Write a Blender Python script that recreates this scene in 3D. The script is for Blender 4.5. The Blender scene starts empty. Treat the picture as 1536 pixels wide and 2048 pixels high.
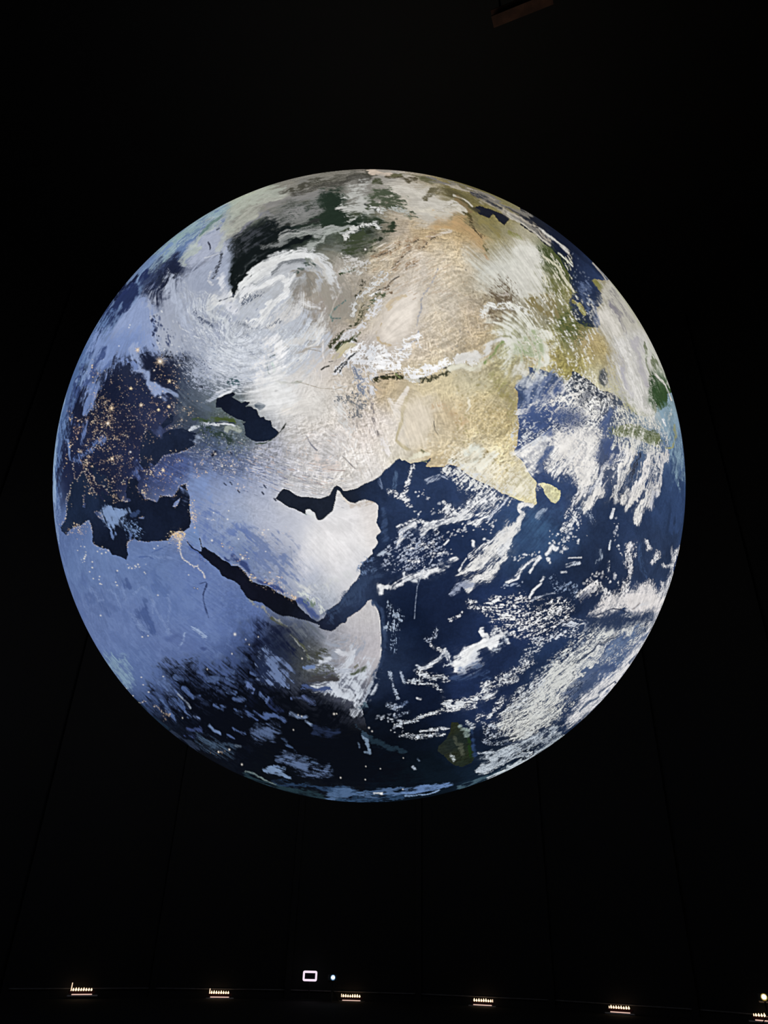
import bpy, bmesh, math, random
import numpy as np

# ------------------------------------------------------------------ camera, world, exposure
scene = bpy.context.scene
scene.view_settings.view_transform = 'Standard'
scene.view_settings.look = 'None'
scene.view_settings.gamma = 1.0
scene.view_settings.use_curve_mapping = False
scene.view_settings.exposure = 0.0

F = 1450.0                       # focal length in pixels of the 1536 x 2048 frame
PITCH, ROLL = 0.53104, 0.03106
CAM = np.array([0.0, 0.0, 3.10])
FW = np.array([0, math.cos(PITCH), math.sin(PITCH)])
UP0 = np.array([0, -math.sin(PITCH), math.cos(PITCH)])
RT0 = np.array([1.0, 0, 0])
RT = math.cos(ROLL) * RT0 + math.sin(ROLL) * UP0
UP = -math.sin(ROLL) * RT0 + math.cos(ROLL) * UP0

cam_data = bpy.data.cameras.new('camera')
cam_data.sensor_fit = 'VERTICAL'
cam_data.sensor_height = 36.0
cam_data.lens = 36.0 * F / 2048.0
cam_data.clip_end = 500
cam = bpy.data.objects.new('camera', cam_data)
scene.collection.objects.link(cam)
from mathutils import Matrix, Vector
cam.matrix_world = Matrix(((RT[0], UP[0], -FW[0], CAM[0]),
                           (RT[1], UP[1], -FW[1], CAM[1]),
                           (RT[2], UP[2], -FW[2], CAM[2]),
                           (0, 0, 0, 1)))
scene.camera = cam

world = bpy.data.worlds.new('dark_hall')
scene.world = world
world.use_nodes = True
world.node_tree.nodes['Background'].inputs[0].default_value = (0, 0, 0, 1)
world.node_tree.nodes['Background'].inputs[1].default_value = 0.0

def ray(px, py):
    d = RT * (px - 768) / F - UP * (py - 1024) / F + FW
    return d / np.linalg.norm(d)

# globe: its outline in the photograph gives direction and angular radius; a 20 m globe then hangs 25 m away
GLOBE_R = 10.0
GDIR = ray(743.0, 980.1)
GDIST = GLOBE_R / math.sin(0.411218)
GC = CAM + GDIR * GDIST
HALL_R = 28.0
AXIS = GC[:2].copy()             # the globe hangs on the axis of the round hall

# ------------------------------------------------------------------ helpers
COL = scene.collection

def tag(o, label=None, cat=None, group=None, kind=None):
    if label: o['label'] = label
    if cat: o['category'] = cat
    if group: o['group'] = group
    if kind: o['kind'] = kind
    return o

def link(name, me, parent=None):
    o = bpy.data.objects.new(name, me)
    COL.objects.link(o)
    if parent is not None: o.parent = parent
    return o

def empty(name, loc, rz=0):
    o = bpy.data.objects.new(name, None)
    o.empty_display_size = 0.2
    o.location = loc
    o.rotation_euler = (0, 0, rz)
    COL.objects.link(o)
    return o

def mesh_from(bm, name, mat, smooth=False):
    me = bpy.data.meshes.new(name)
    bm.normal_update()
    bm.to_mesh(me); bm.free()
    me.materials.append(mat)
    if smooth:
        for p in me.polygons: p.use_smooth = True
    return me

def box(bm, c, s, bevel=0.0):
    r = bmesh.ops.create_cube(bm, size=1.0)
    for v in r['verts']:
        v.co = Vector((v.co.x * s[0] + c[0], v.co.y * s[1] + c[1], v.co.z * s[2] + c[2]))
    if bevel > 0:
        es = list({e for v in r['verts'] for e in v.link_edges})
        bmesh.ops.bevel(bm, geom=es, offset=bevel, segments=2, affect='EDGES', profile=0.6)

def cyl(bm, p0, p1, r0, r1=None, n=12):
    r1 = r0 if r1 is None else r1
    p0 = Vector(p0); p1 = Vector(p1)
    ax = (p1 - p0).normalized()
    t = Vector((1, 0, 0)) if abs(ax.x) < 0.9 else Vector((0, 1, 0))
    u = ax.cross(t).normalized(); v = ax.cross(u)
    a = [bm.verts.new(p0 + r0 * (math.cos(k * 2 * math.pi / n) * u + math.sin(k * 2 * math.pi / n) * v)) for k in range(n)]
    b = [bm.verts.new(p1 + r1 * (math.cos(k * 2 * math.pi / n) * u + math.sin(k * 2 * math.pi / n) * v)) for k in range(n)]
    for k in range(n):
        bm.faces.new((a[k], a[(k + 1) % n], b[(k + 1) % n], b[k]))
    bm.faces.new(a[::-1]); bm.faces.new(b)

def lathe(bm, prof, n=12):
    rings = []
    for r, z in prof:
        if r < 1e-6: rings.append([bm.verts.new((0, 0, z))])
        else: rings.append([bm.verts.new((r * math.cos(k * 2 * math.pi / n), r * math.sin(k * 2 * math.pi / n), z)) for k in range(n)])
    for A, B in zip(rings, rings[1:]):
        for k in range(n):
            k2 = (k + 1) % n
            if len(A) == 1 and len(B) == 1: continue
            if len(A) == 1: bm.faces.new((A[0], B[k2], B[k]))
            elif len(B) == 1: bm.faces.new((A[k], A[k2], B[0]))
            else: bm.faces.new((A[k], A[k2], B[k2], B[k]))

def mat_plain(name, rgb, rough=0.7, metal=0.0, noise=0.0, scale=4.0, bump=0.0):
    m = bpy.data.materials.new(name); m.use_nodes = True
    nt = m.node_tree; b = nt.nodes['Principled BSDF']
    b.inputs['Roughness'].default_value = rough
    b.inputs['Metallic'].default_value = metal
    b.inputs['Base Color'].default_value = (*rgb, 1)
    if noise > 0:
        tc = nt.nodes.new('ShaderNodeTexCoord'); nz = nt.nodes.new('ShaderNodeTexNoise')
        nz.inputs['Scale'].default_value = scale; nz.inputs['Detail'].default_value = 6
        cr = nt.nodes.new('ShaderNodeValToRGB')
        cr.color_ramp.elements[0].position = 0.3; cr.color_ramp.elements[1].position = 0.7
        cr.color_ramp.elements[0].color = (*[c * (1 - noise) for c in rgb], 1)
        cr.color_ramp.elements[1].color = (*[min(1, c * (1 + noise)) for c in rgb], 1)
        nt.links.new(tc.outputs['Object'], nz.inputs['Vector'])
        nt.links.new(nz.outputs['Fac'], cr.inputs['Fac'])
        nt.links.new(cr.outputs['Color'], b.inputs['Base Color'])
        if bump > 0:
            bp = nt.nodes.new('ShaderNodeBump'); bp.inputs['Strength'].default_value = bump
            nt.links.new(nz.outputs['Fac'], bp.inputs['Height'])
            nt.links.new(bp.outputs['Normal'], b.inputs['Normal'])
    return m

def mat_emit(name, rgb, strength):
    m = bpy.data.materials.new(name); m.use_nodes = True
    nt = m.node_tree
    b = nt.nodes['Principled BSDF']
    b.inputs['Base Color'].default_value = (*rgb, 1)
    b.inputs['Emission Color'].default_value = (*rgb, 1)
    b.inputs['Emission Strength'].default_value = strength
    return m
# ------------------------------------------------------------------ the hall: floor, ceiling, 24-sided wall
M_STEEL = mat_plain('black_painted_steel', (0.0025, 0.0025, 0.0025), 0.75, 0.0, 0.4, 0.6, 0.05)
M_FLOOR = mat_plain('black_matt_floor', (0.006, 0.006, 0.006), 0.85, 0.0, 0.4, 0.5, 0.05)
M_RUST = mat_plain('rusty_girder_steel', (0.075, 0.032, 0.02), 0.85, 0.0, 0.5, 1.5, 0.1)
M_LEDGE = mat_plain('grey_ledge_steel', (0.16, 0.15, 0.15), 0.7, 0.0, 0.3, 3.0, 0.05)
NSIDE = 24
HALL_H = 44.0

def ring_xy(r, k, phase):
    a = phase + k * 2 * math.pi / NSIDE
    return AXIS[0] + r * math.cos(a), AXIS[1] + r * math.sin(a)

# corner phase such that the lamps sit in the middle of the sides
LAMP_AZ = 2.11077
PHASE = LAMP_AZ + math.pi / NSIDE
APO = (HALL_R + 0.55) / math.cos(math.pi / NSIDE)

bm = bmesh.new()
vs = [bm.verts.new((*ring_xy(APO + 1, k, PHASE), 0)) for k in range(NSIDE)]
bm.faces.new(vs)
r = bmesh.ops.extrude_face_region(bm, geom=bm.faces[:])
bmesh.ops.translate(bm, verts=[g for g in r['geom'] if isinstance(g, bmesh.types.BMVert)], vec=(0, 0, -0.4))
bmesh.ops.recalc_face_normals(bm, faces=bm.faces[:])
tag(link('floor', mesh_from(bm, 'floor', M_FLOOR)), kind='structure')

bm = bmesh.new()
vs = [bm.verts.new((*ring_xy(APO + 1, k, PHASE), HALL_H)) for k in range(NSIDE)]
bm.faces.new(vs)
r = bmesh.ops.extrude_face_region(bm, geom=bm.faces[:])
bmesh.ops.translate(bm, verts=[g for g in r['geom'] if isinstance(g, bmesh.types.BMVert)], vec=(0, 0, 0.5))
bmesh.ops.recalc_face_normals(bm, faces=bm.faces[:])
ceiling = tag(link('ceiling', mesh_from(bm, 'ceiling', M_STEEL)), kind='structure')

bm = bmesh.new()
lo, hi, lo2, hi2 = [], [], [], []
for k in range(NSIDE):
    x, y = ring_xy(APO, k, PHASE); x2, y2 = ring_xy(APO + 0.4, k, PHASE)
    lo.append(bm.verts.new((x, y, 0))); hi.append(bm.verts.new((x, y, HALL_H)))
    lo2.append(bm.verts.new((x2, y2, 0))); hi2.append(bm.verts.new((x2, y2, HALL_H)))
for k in range(NSIDE):
    j = (k + 1) % NSIDE
    bm.faces.new((lo[j], lo[k], hi[k], hi[j])); bm.faces.new((lo2[k], lo2[j], hi2[j], hi2[k]))
    bm.faces.new((lo[k], lo[j], lo2[j], lo2[k])); bm.faces.new((hi[j], hi[k], hi2[k], hi2[j]))
wall = tag(link('wall_round', mesh_from(bm, 'wall_round', M_STEEL)), kind='structure')

# steel columns on the corners of the wall: H section, one mesh shared
bm = bmesh.new()
box(bm, (0, 0, HALL_H / 2), (0.10, 0.30, HALL_H)); box(bm, (0, 0.15, HALL_H / 2), (0.34, 0.05, HALL_H))
box(bm, (0, -0.15, HALL_H / 2), (0.34, 0.05, HALL_H))
col_me = mesh_from(bm, 'column', M_STEEL)
for k in range(NSIDE):
    o = link('column', col_me, wall)
    x, y = ring_xy(APO - 0.2, k, PHASE)
    o.location = (x, y, 0)
    o.rotation_euler = (0, 0, PHASE + k * 2 * math.pi / NSIDE - math.pi / 2)

# slim grey ledge that runs round the foot of the wall behind the lamps
side_len = 2 * (HALL_R + 0.55) * math.tan(math.pi / NSIDE)
bm = bmesh.new()
box(bm, (0, 0, 0), (side_len - 0.36, 0.10, 0.05), 0.01)
led_me = mesh_from(bm, 'ledge', M_LEDGE)
ledge = None
ledge_root = tag(empty('trim_1', (AXIS[0], AXIS[1], 0)), kind='structure')
for k in range(NSIDE):
    a = LAMP_AZ + k * 2 * math.pi / NSIDE
    o = link('ledge', led_me, ledge_root)
    o.location = ((HALL_R + 0.48) * math.cos(a), (HALL_R + 0.48) * math.sin(a), 0.40)
    o.rotation_euler = (0, 0, a - math.pi / 2)

# ------------------------------------------------------------------ the globe: a lit sphere that shows a picture of the Earth
# The picture is painted with numpy (coasts, colours, clouds, city lights given as photo pixels that are
# turned into places on the sphere) and stored as a colour for every vertex of the sphere.
X0, Y0, X1, Y1 = 84, 322, 1400, 1626
CW, CH = X1 - X0, Y1 - Y0
f32 = np.float32
yy, xx = np.mgrid[0:CH, 0:CW].astype(f32)
xx += X0; yy += Y0
# place of every canvas pixel on the sphere, as azimuthal coordinates about the point of the globe nearest the camera
KPX = F * GLOBE_R / (GDIST - GLOBE_R)
TH_LIMB = math.acos(GLOBE_R / GDIST)
AX = -GDIR
E1 = RT - AX * (RT @ AX); E1 /= np.linalg.norm(E1)
E2 = np.cross(AX, E1)
if E2 @ UP > 0: E2 = -E2          # E2 points down in the photo
def pix_to_az(px, py):
    d = (RT[None] * ((px.ravel() - 768) / F)[:, None] - UP[None] * ((py.ravel() - 1024) / F)[:, None] + FW[None])
    d /= np.linalg.norm(d, axis=1, keepdims=True)
    b = d @ GDIR * GDIST
    s = np.sqrt(np.maximum(GDIST ** 2 - b * b, 0))          # distance of the ray from the centre
    cross = d - GDIR[None] * (d @ GDIR)[:, None]
    t = b - np.sqrt(np.maximum(GLOBE_R ** 2 - s * s, 0))
    n = (d * t[:, None] - GDIR[None] * GDIST) / GLOBE_R
    n /= np.linalg.norm(n, axis=1, keepdims=True)
    th = np.arccos(np.clip(n @ AX, -1, 1)) + np.maximum(s - GLOBE_R, 0) * 0.1
    u = n @ E1; v = n @ E2; h = np.sqrt(u * u + v * v) + 1e-9
    return ((th * u / h) * KPX).reshape(px.shape).astype(f32), ((th * v / h) * KPX).reshape(px.shape).astype(f32)
AA, BB = pix_to_az(xx, yy)

rng = np.random.default_rng(11)
TILE = rng.random((512, 512)).astype(f32)
def vnoise(u, v):
    iu = np.floor(u); iv = np.floor(v)
    fu = u - iu; fv = v - iv
    iu = iu.astype(np.int32) & 511; iv = iv.astype(np.int32) & 511
    fu = fu * fu * (3 - 2 * fu); fv = fv * fv * (3 - 2 * fv)
    ju = (iu + 1) & 511; jv = (iv + 1) & 511
    a = TILE[iv, iu]; b = TILE[iv, ju]; c = TILE[jv, iu]; d = TILE[jv, ju]
    return a + (b - a) * fu + (c - a) * fv + (a - b - c + d) * fu * fv
def fbm(u, v, octv=4, gain=0.55):
    s = 0; a = 1.0; t = 0
    for k in range(octv):
        s = s + a * vnoise(u * 2 ** k + 37.3 * k + 5, v * 2 ** k + 91.7 * k + 11); t += a; a *= gain
    s = s / t
    return np.clip(0.5 + (s - 0.5) * 2.0, 0, 1)
def ridged(u, v, octv=4, gain=0.6):
    s = 0; a = 1.0; t = 0
    for k in range(octv):
        n = vnoise(u * 2 ** k + 17.3 * k + 50, v * 2 ** k + 41.7 * k + 150)
        s = s + a * (1 - np.abs(2 * n - 1)); t += a; a *= gain
    return np.clip(0.5 + (s / t - 0.5) * 1.6, 0, 1)
def sstep(a, b, x):
    t = np.clip((x - a) / (b - a), 0, 1)
    return t * t * (3 - 2 * t)

def field(ctrl, sig=24.0, step=8):
    """smooth field through scattered control values (normalised Gaussian weights over two widths)"""
    c = np.array(ctrl, f32); gx = np.arange(X0, X1 + step, step, dtype=f32); gy = np.arange(Y0, Y1 + step, step, dtype=f32)
    gxx, gyy = np.meshgrid(gx, gy)
    d2 = (gxx[..., None] - c[:, 0]) ** 2 + (gyy[..., None] - c[:, 1]) ** 2
    w = np.exp(-d2 / (2 * sig * sig)) + 0.02 * np.exp(-d2 / (2 * (3 * sig) ** 2)) + 1e-7 / (1 + d2 / 1e4)
    return (w @ c[:, 2:]) / w.sum(-1)[..., None], step
def sample(fs, px, py):
    fld, step = fs
    u = np.clip((px - X0) / step, 0, fld.shape[1] - 1.001); v = np.clip((py - Y0) / step, 0, fld.shape[0] - 1.001)
    iu = u.astype(np.int32); iv = v.astype(np.int32); fu = (u - iu)[..., None]; fv = (v - iv)[..., None]
    return (fld[iv, iu] * (1 - fu) * (1 - fv) + fld[iv, iu + 1] * fu * (1 - fv) + fld[iv + 1, iu] * (1 - fu) * fv + fld[iv + 1, iu + 1] * fu * fv)


# shared noise layers
W1 = fbm(AA / 46, BB / 46, 3) - 0.5; W2 = fbm(AA / 46 + 77, BB / 46 + 33, 3) - 0.5
W3 = vnoise(AA / 7 + 9, BB / 7 + 3) - 0.5; W4 = vnoise(AA / 7 + 60, BB / 7 + 81) - 0.5
WX = W1 * 20 + W3 * 4; WY = W2 * 20 + W4 * 4          # warp of a few pixels, for frayed edges
N_PUFF = fbm((AA + WX) / 17, (BB + WY) / 17, 5, 0.62)
N_FINE = fbm((AA + W3 * 5) / 4.2 + 40, (BB + W4 * 5) / 4.2 + 17, 3, 0.65)
N_DOT = fbm((AA + W3 * 6) / 5.2 + 11, (BB + W4 * 6) / 5.2 + 71, 3, 0.5)
N_RIDGE = ridged((AA + WX * 1.2) / 20 + 3, (BB + WY * 1.2) / 20 + 8, 4, 0.68)
N_RFINE = ridged((AA + WX * 0.8) / 9 + 30, (BB + WY * 0.8) / 9 + 80, 3, 0.6)
N_BIG = fbm((AA + WX * 2) / 70 + 3, (BB + WY * 2) / 70 + 8, 5, 0.55)
# streak noise: white noise smeared along a field of directions (cloud drift, folds of the ground)
FLOW = [(400,680,60),(450,740,20),(350,620,80),(520,745,-15),(600,700,-45),(640,650,-60),(470,600,-52),(500,560,-42),(540,525,-25),(620,510,8),(650,545,50),(668,585,62),(620,590,80),(560,580,-35),(530,620,-55),
 (140,760,-68),(200,640,-58),(280,540,-48),(380,440,-38),(480,390,-28),(600,420,-14),(700,370,-6),(480,460,-40),(620,450,-8),(560,490,-28),(700,470,-10),
 (800,430,15),(850,395,0),(850,440,3),(900,380,12),(950,415,45),(1000,400,28),(1080,440,38),(1150,490,48),(1050,520,62),(1110,560,55),(1140,640,62),(1080,680,70),
 (800,500,-30),(760,560,-45),(880,600,-35),(920,680,-32),(800,740,4),(900,742,-15),(960,710,-30),(1000,670,-40),(700,690,-45),(720,640,-55),(700,760,60),
 (950,850,-35),(1000,800,-60),(880,820,70),(560,930,20),(640,965,3),(700,900,72),(660,870,35),(610,880,-40),(600,920,25),(480,920,22),(420,900,15),(400,960,25),(680,960,-25),(740,900,70),
 (650,1100,50),(560,1120,45),(480,1080,40),(300,1200,66),(200,1200,72),(150,1100,80),(400,1250,35),(270,1330,48),(330,1120,20),
 (1050,770,-62),(1150,850,-48),(1150,920,-58),(1080,880,-35),(1230,980,-66),(1300,950,-74),(1120,760,-50),(1250,740,70),(1290,840,66),(1240,640,58),(1300,700,62),(1200,690,65),
 (820,1050,-35),(930,1040,-40),(980,1130,-45),(880,1150,-25),(1100,1080,-52),(1050,1040,-50),(850,1200,-20),(780,1240,85),(1000,1230,12),(1060,1200,-22),(1120,1230,-30),(1020,1290,-20),
 (950,1300,-30),(1000,1360,-28),(870,1330,-25),(870,1380,12),(920,1410,-18),(860,1460,-12),(1150,1380,-42),(1250,1300,-36),(1100,1450,-38),(1200,1440,-45),(1050,1560,-27),(1300,1290,-50),(1340,1180,-72),
 (1280,1195,-75),(1200,1200,-60),(1250,1100,88),(1310,1110,85),(1150,1180,-45),(450,1430,32),(600,1520,14),(300,1420,46),(550,1360,48),(690,1370,-60),(720,1340,-62),(650,1330,10),(700,1580,2),(850,1575,-10),(250,850,60),(200,900,75),(320,780,48),(560,1300,45),(600,1280,50),(1040,620,50),(1060,660,60),(1020,640,30),(1000,620,10),(1060,600,58),(1030,560,55),(990,540,40),(1020,500,55),(1080,540,60)]
_ff = field([(x, y, math.cos(math.radians(2 * a)), math.sin(math.radians(2 * a))) for x, y, a in FLOW], 30)
_v = sample(_ff, xx, yy); _a = 0.5 * np.arctan2(_v[..., 1], _v[..., 0]); DX = np.cos(_a).astype(f32); DY = np.sin(_a).astype(f32)
def smear(src, L):
    acc = src.copy(); nacc = 1
    for sg in (1, -1):
        px = xx - X0; py = yy - Y0; dx = DX * sg; dy = DY * sg
        for k in range(L):
            px = np.clip(px + dx, 0, CW - 1); py = np.clip(py + dy, 0, CH - 1)
            ix = (px + .5).astype(np.int32).clip(0, CW - 1); iy = (py + .5).astype(np.int32).clip(0, CH - 1)
            acc = acc + src[iy, ix]; nacc += 1
            ndx = DX[iy, ix]; ndy = DY[iy, ix]; flip = np.where(ndx * dx + ndy * dy < 0, -1, 1).astype(f32)
            dx = ndx * flip; dy = ndy * flip
    acc = acc / nacc
    acc = (acc - acc.mean()) / acc.std()
    return np.clip(0.5 + acc * 0.26, 0, 1).astype(f32)
N_FIBS = smear(vnoise(AA / 1.7 + 7, BB / 1.7 + 3), 6)
N_FIBL = smear(0.6 * vnoise(AA / 2.6 + 70, BB / 2.6 + 31) + 0.4 * vnoise(AA / 6 + 20, BB / 6 + 81), 18)
N_SNOW = ridged((AA + W3 * 5) / 8 + 30, (BB + W4 * 5) / 8 + 80, 3, 0.7)
def _mix(a, b, w):
    m = a * (1 - w) + b * w
    m = (m - m.mean()) / m.std()
    return np.clip(0.5 + m * 0.25, 0, 1).astype(f32)
N_PUFF = _mix(N_PUFF, N_FIBL, .45); N_FINE_ = _mix(N_FINE, N_FIBS, .5); N_RF_ = _mix(N_RFINE, N_FIBS, .4); N_BIG_ = _mix(N_BIG, N_FIBL, .4); N_SNOW = _mix(N_SNOW, N_FIBS, .3); N_DOT = _mix(N_DOT, N_FIBS, .25)
NOISE = {'snow': N_SNOW, 'fib': N_FIBL, 'puff': N_PUFF, 'fine': N_FINE_, 'dot': N_DOT, 'ridge': N_RIDGE, 'rfine': N_RF_, 'big': N_BIG_}

# relief shading of a crinkled height (for the painted mountains) and of the cloud tops
_h = 0.55 * ridged((AA + WX * 1.3) / 15 + 3, (BB + WY * 1.3) / 15 + 8, 4, 0.62) + 0.45 * N_RFINE
HS = _h - np.roll(np.roll(_h, 2, 0), 2, 1); HS = np.clip(HS / HS.std(), -2.2, 2.2)

rl = random.Random(5)
def lin(c):
    c = np.asarray(c, f32) / 255
    return np.where(c <= 0.04045, c / 12.92, ((c + 0.055) / 1.055) ** 2.4)

IMG = np.zeros((CH, CW, 3), f32)      # painted in sRGB 0..255, made linear at the end

TILES = {'A': (95, 680), 'B': (400, 680), 'C': (95, 980), 'D': (400, 980), 'E': (700, 680), 'F': (1000, 680),
         'G': (700, 980), 'H': (1000, 980), 'I': (140, 380), 'J': (440, 330), 'K': (740, 330), 'L': (1040, 380),
         'M': (190, 1280), 'N': (490, 1290), 'O': (790, 1290), 'P': (1080, 1100)}
def T(t, *c):
    """photo pixels from coordinates read in a 320 px crop enlarged to 1536 px"""
    ox, oy = TILES[t]
    p = np.array(c, float).reshape(-1, 2) * (320 / 1536)
    return [(ox + a, oy + b) for a, b in p]
def S(*c):
    return [tuple(p) for p in np.array(c, float).reshape(-1, 2)]

def roi(pts, m):
    p = np.array(pts); a = np.floor(p.min(0) - m); b = np.ceil(p.max(0) + m)
    x0 = int(max(0, a[0] - X0)); y0 = int(max(0, a[1] - Y0)); x1 = int(min(CW, b[0] - X0)); y1 = int(min(CH, b[1] - Y0))
    return slice(y0, max(y1, y0 + 1)), slice(x0, max(x1, x0 + 1))

def poly_mask(pts, warp=1.0, ss=None):
    """inside mask (0..1, about one pixel soft) of a polygon, with frayed edge"""
    r = ss or roi(pts, 6)
    px = xx[r] + warp * W3[r] * 3.0; py = yy[r] + warp * W4[r] * 3.0
    p = np.array(pts, f32); q = np.roll(p, -1, 0)
    inside = np.zeros(px.shape, bool)
    d2 = np.full(px.shape, 1e9, f32)
    for (ax, ay), (bx, by) in zip(p, q):
        if ay != by:
            cr = ((ay > py) != (by > py)) & (px < (bx - ax) * (py - ay) / (by - ay) + ax)
            inside ^= cr
    return r, inside, px, py, p, q

def edge_dist(px, py, p, q):
    d2 = np.full(px.shape, 1e9, f32)
    for (ax, ay), (bx, by) in zip(p, q):
        ex, ey = bx - ax, by - ay; l2 = ex * ex + ey * ey + 1e-9
        t = np.clip(((px - ax) * ex + (py - ay) * ey) / l2, 0, 1)
        d2 = np.minimum(d2, (px - ax - t * ex) ** 2 + (py - ay - t * ey) ** 2)
    return np.sqrt(d2)

HALO = False
def blend(r, a, rgb):
    sh = (1 + 0.03 * (N_FIBS[r] - 0.5) + 0.10 * (N_PUFF[r] - 0.5))[..., None]
    if HALO: a = a * (0.70 + 0.30 * sstep(0.22, 0.62, 0.5 * N_BIG_[r] + 0.5 * N_FINE[r]))
    IMG[r] += (np.asarray(rgb, f32) * sh - IMG[r]) * np.clip(a, 0, 1)[..., None]

def cov(fall, N, d, amp, soft, op):
    soft = min(1.0, soft * 1.7)
    return sstep(0.5 - soft / 2, 0.5 + soft / 2, d * fall + 1.15 * amp * (N - 0.5)) * op * np.clip(fall * 6, 0, 1)

def fill(pts, rgb, d=1.0, mode=None, feather=6.0, amp=1.0, soft=0.4, op=1.0, warp=1.0):
    """polygon of colour; feather in px; mode names the noise that breaks it up"""
    feather = feather * 1.7 if mode else feather
    r, ins, px, py, p, q = poly_mask(pts, warp, roi(pts, feather + 8))
    if mode: px = px + WX[r] * .5; py = py + WY[r] * .5
    dist = edge_dist(px, py, p, q)
    fall = np.where(ins, 0.5 + 0.5 * np.clip(dist / feather, 0, 1), 0.5 - 0.5 * np.clip(dist / feather, 0, 1)) if feather > 0 else ins.astype(f32)
    if mode is None: blend(r, sstep(0, 1, fall) * op * d, rgb); return
    if HALO and min(rgb) > 130: blend(r, 0.30 * fall * N_PUFF[r] * min(1, d), np.array(rgb) * .86)
    if 0: pass
    else: blend(r, cov(fall, NOISE[mode][r], d, amp, soft, op), rgb)

def stroke(pts, w, rgb, d=1.0, mode=None, amp=1.0, soft=0.4, op=1.0, sx=34.0, sy=4.0, w1=None, warp=1.0, tex=None):
    """brush stroke along a polyline; w -> w1 half width; mode 'wisp' streaks along the stroke"""
    w1 = w if w1 is None else w1
    if mode == 'dot':
        scatter(pts, max(w, w1), rgb, d); return
    if HALO and mode == 'fine': d *= 0.88; soft *= 1.3
    r = roi(pts, max(w, w1) + 14)
    k = warp * min(1.0, max(w, w1) / 14)
    px = xx[r] + WX[r] * k; py = yy[r] + WY[r] * k
    best = np.full(px.shape, 1e9, f32); ss = np.zeros(px.shape, f32); tt = np.zeros(px.shape, f32)
    L = 0.0; tot = sum(math.dist(a, b) for a, b in zip(pts, pts[1:])) + 1e-6
    for (ax, ay), (bx, by) in zip(pts, pts[1:]):
        ex, ey = bx - ax, by - ay; l = math.hypot(ex, ey) + 1e-6
        t = np.clip(((px - ax) * ex + (py - ay) * ey) / (l * l), 0, 1)
        dx = px - ax - t * ex; dy = py - ay - t * ey
        ww = w + (w1 - w) * (L + t * l) / tot
        dd = np.sqrt(dx * dx + dy * dy) / ww
        m = dd < best
        best = np.where(m, dd, best)
        ss = np.where(m, L + ((px - ax) * ex + (py - ay) * ey) / l, ss)
        tt = np.where(m, ((py - ay) * ex - (px - ax) * ey) / l, tt)
        L += l
    fall = 1 - sstep(0.0, 1.0, best / 1.18)
    if mode is None: a = fall * op * d * np.clip(0.35 + 1.1 * N_FIBS[r], 0, 1.1)
    elif HALO and min(rgb) > 130 and mode != 'x':
        hz = 0.34 * (1 - sstep(0, 1.7, best)) * N_PUFF[r] * min(1, d)
        blend(r, hz, np.array(rgb) * .82)
    if mode == 'wisp':
        o = (pts[0][0] * 0.37 + pts[0][1] * 0.73) % 97
        N = 0.62 * fbm(ss / sx + o, tt / sy + o, 3, 0.6) + 0.38 * N_FIBS[r]
        N = (N - 0.5) * 1.3 + 0.5
        a = cov(fall, N, d, amp, soft, op)
    elif mode is not None: a = cov(fall, NOISE[mode][r], d, amp, soft, op)
    blend(r, a, rgb)

def scatter(pts, w, rgb, d):
    """small separate cloud puffs strewn along a line, drawn out along the drift"""
    segs = [(a, b, math.dist(a, b)) for a, b in zip(pts, pts[1:])]
    tot = sum(l for *_, l in segs)
    for _ in range(int(tot * w * d * 0.075) + 6):
        t = rl.random() * tot
        for a, b, l in segs:
            if t <= l: break
            t -= l
        k = t / max(l, 1e-6)
        x = a[0] + (b[0] - a[0]) * k + rl.gauss(0, w * .5); y = a[1] + (b[1] - a[1]) * k + rl.gauss(0, w * .5)
        if not (X0 + 8 < x < X1 - 8 and Y0 + 8 < y < Y1 - 8): continue
        ra = 0.9 + 2.3 * rl.random() ** 2.2; asp = 1 + 1.3 * rl.random()
        r = roi([(x, y)], ra * asp + 3)
        cx, cy = DX[int(y) - Y0, int(x) - X0], DY[int(y) - Y0, int(x) - X0]
        px = xx[r] - x + W3[r] * 3; py = yy[r] - y + W4[r] * 3
        q = np.sqrt(((px * cx + py * cy) / asp) ** 2 + (py * cx - px * cy) ** 2) / ra
        blend(r, (1 - sstep(0.35, 1.15, q)) * (0.55 + 0.45 * rl.random()), rgb)

def dots(pts_xyrs, rgb=(255, 214, 150)):
    """round glowing dots: (x, y, radius, strength)"""
    for x, y, rad, st in pts_xyrs:
        r = roi([(x, y)], rad * 3 + 1)
        g = np.exp(-((xx[r] - x) ** 2 + (yy[r] - y) ** 2) / (2 * (rad * 0.75) ** 2)) * st
        c = np.asarray(rgb, f32)
        core = np.clip(g * 1.6 - 0.5, 0, 1)[..., None]
        IMG[r] += (c + (np.array((255, 244, 222), f32) - c) * core - IMG[r]) * np.clip(g, 0, 1)[..., None]

def cluster(x, y, n, sx, sy, r0=0.55, r1=1.25, st=0.9, rgb=(246, 190, 124)):
    r = roi([(x, y)], 3 * max(sx, sy))
    hz = np.exp(-((xx[r] - x) / (sx * 1.3)) ** 2 / 2 - ((yy[r] - y) / (sy * 1.3)) ** 2 / 2) * min(0.34, 1.1 * n / (sx * sy * 12))
    IMG[r] += (np.array(rgb, f32) * .62 - IMG[r]) * (hz * sstep(.35, .8, N_FINE[r]))[..., None]
    cl = [(rl.gauss(x, sx), rl.gauss(y, sy)) for _ in range(max(3, n // 7))]          # lights gather round towns
    out = []
    for _ in range(int(n * 1.7)):
        c = rl.choice(cl) if rl.random() < .6 else (rl.gauss(x, sx), rl.gauss(y, sy))
        s_ = min(sx, sy) * .16
        out.append((rl.gauss(c[0], s_), rl.gauss(c[1], s_), .42 + (r1 - .42) * rl.random() ** 4, st * (0.35 + 0.65 * rl.random())))
    dots(out, rgb)
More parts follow.
